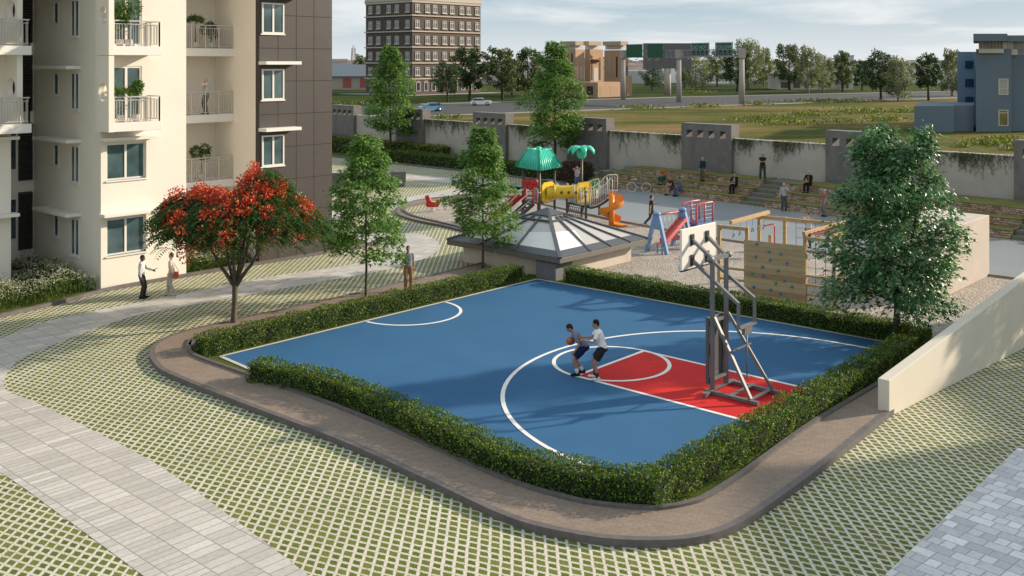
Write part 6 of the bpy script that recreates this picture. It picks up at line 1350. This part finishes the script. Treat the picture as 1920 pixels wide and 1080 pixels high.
person(TP(tpx(1470,.3),.3),(-.2,-1,0),'person in pale grey hooded top with one hand to the face on the playground floor','fair',(.45,.42,.38),(.42,.41,.40),(.085,.09,.105),hands=[(-.08,.20,1.42),(.26,.04,.84)],ehint=[(-.8,.2,-.7),(.3,-1,0)],sleeve=1,hp=5)
person(TP(tpx(1546,.5),.5),(-.95,-.3,0),'person in pink top and grey cap standing below the terraces','fair',(.3,.3,.3),(.36,.13,.15),(.22,.19,.19),cap=(.36,.38,.39),hands=[(-.22,.14,.88),(.22,.1,.86)],height=1.66)
person(G(646,388),(.5,-1,0),'person in peach top and shorts behind the young maple by the low dark wall','fair',(.45,.28,.18),(.58,.33,.25),(.55,.30,.24),leg=.42,height=1.68)
# on the terraces
person(TP(tpx(1318,-1.75),-1.75,.935),(-.75,-.6,0),'person in dark blue jumper and khaki trousers standing on the middle terrace','fair',(.42,.20,.12),(.012,.04,.075),(.13,.11,.06),sleeve=1)
person(TP(tpx(1430,-2.9),-2.9,1.34),(-.35,-1,0),'man in black T-shirt and cap standing with folded arms by the steps','tan',(.03,.03,.03),(.025,.023,.02),(.05,.05,.05),cap=(.42,.40,.38),hands=[(.10,.20,1.16),(-.10,.22,1.18)],ehint=[(-1,.1,-.4),(1,.1,-.4)],height=1.82,feet=[(-.15,0,.08),(.15,.03,.08)])
def seated(px,o,z,label,dirv=None,sp=.12,**k):
    kw=dict(hz=.56,hip=(0,-.20),lean=8,feet=[(-sp,.30,.08),(sp,.26,.08)],hands=[(-.12,.20,.70),(.13,.18,.70)],ehint=[(-.8,-.8,0),(.8,-.8,0)]); kw.update(k)
    return person(TP(tpx(px,o),o+.05,z),dirv or TN,label,**kw)
seated(1243,-1.1,.475,'woman in orange top and teal skirt seated on the middle terrace',(-.75,-.65,0),skin='tan',hair=(.30,.20,.10),shirt=(.42,.095,.015),legs=(.01,.09,.085),leg=.52,skirt=True,height=1.66,lean=3)
seated(1258,0,.0,'man in brown T-shirt and shorts seated on the lowest terrace, left of another man',(-.95,-.4,0),skin='fair',hair=(.26,.15,.07),shirt=(.07,.032,.02),legs=(.10,.08,.07),leg=.45,lean=20,hands=[(-.1,.30,.66),(.08,.30,.66)])
seated(1273,0,.0,'man in grey blue top and jeans seated on the lowest terrace',(-.8,-.6,0),skin='tan',hair=(.03,.025,.02),shirt=(.13,.16,.20),legs=(.085,.12,.22),sleeve=1,lean=14)
seated(1377,-1.1,.475,'man in dark brown suit seated on the middle terrace beside the concrete steps',(-.7,-.75,0),skin='fair',hair=(.05,.03,.02),shirt=(.022,.013,.01),legs=(.015,.012,.012),sleeve=1,vest=(.42,.38,.34),height=1.8)
seated(1516,-2.2,.935,'man in black jacket over mustard shirt seated on the topmost terrace',(-.7,-.75,0),skin='fair',hair=(.06,.04,.03),shirt=(.016,.016,.018),legs=(.018,.012,.014),sleeve=1,vest=(.22,.13,.025),bald=True,height=1.82)
person(UV(-41.85,25.25,fl[2]),(-.6,-.5,0),'bald man in white shirt and dark trousers on the shaded balcony','fair',(.3,.2,.15),(.60,.58,.55),(.03,.03,.045),bald=True,hands=[(-.05,.18,1.50),(.24,.04,.84)],ehint=[(-.8,.2,-.7),(.3,-1,0)],sleeve=1)
flush()
# ------------------------------------------------------------------ outside the right edge: unseen flats, added and sized for the shade they cast, and trees
rf=empty('apartment_building',(38,27,0),'unseen cream block of flats added beyond the right edge for the shade it casts','building')
b=MB(); b.box(33,50,22.0,32.4,0,11.6); b.box(45,60,36.6,40.4,0,14); b.build('wall',M_flat,rf); b=MB(); b.box(32.7,50.3,21.7,32.7,11.602,11.9); b.build('roof',M_white,rf)  # second box added to widen the cast shade
for k in range(3):
    for y in(23.5,26.5,29.5): window(Vector((33-.002,y+1.3,1.2+k*3.4)),Vector((0,-1,0)),Vector((-1,0,0)),1.4,1.5,rf,2,-.04)
shade_tree(Vector((21.5,33.2,0)),6.3,1.9,1.6,31,'young maple beyond the right edge of the photo, nearer the cream wall')
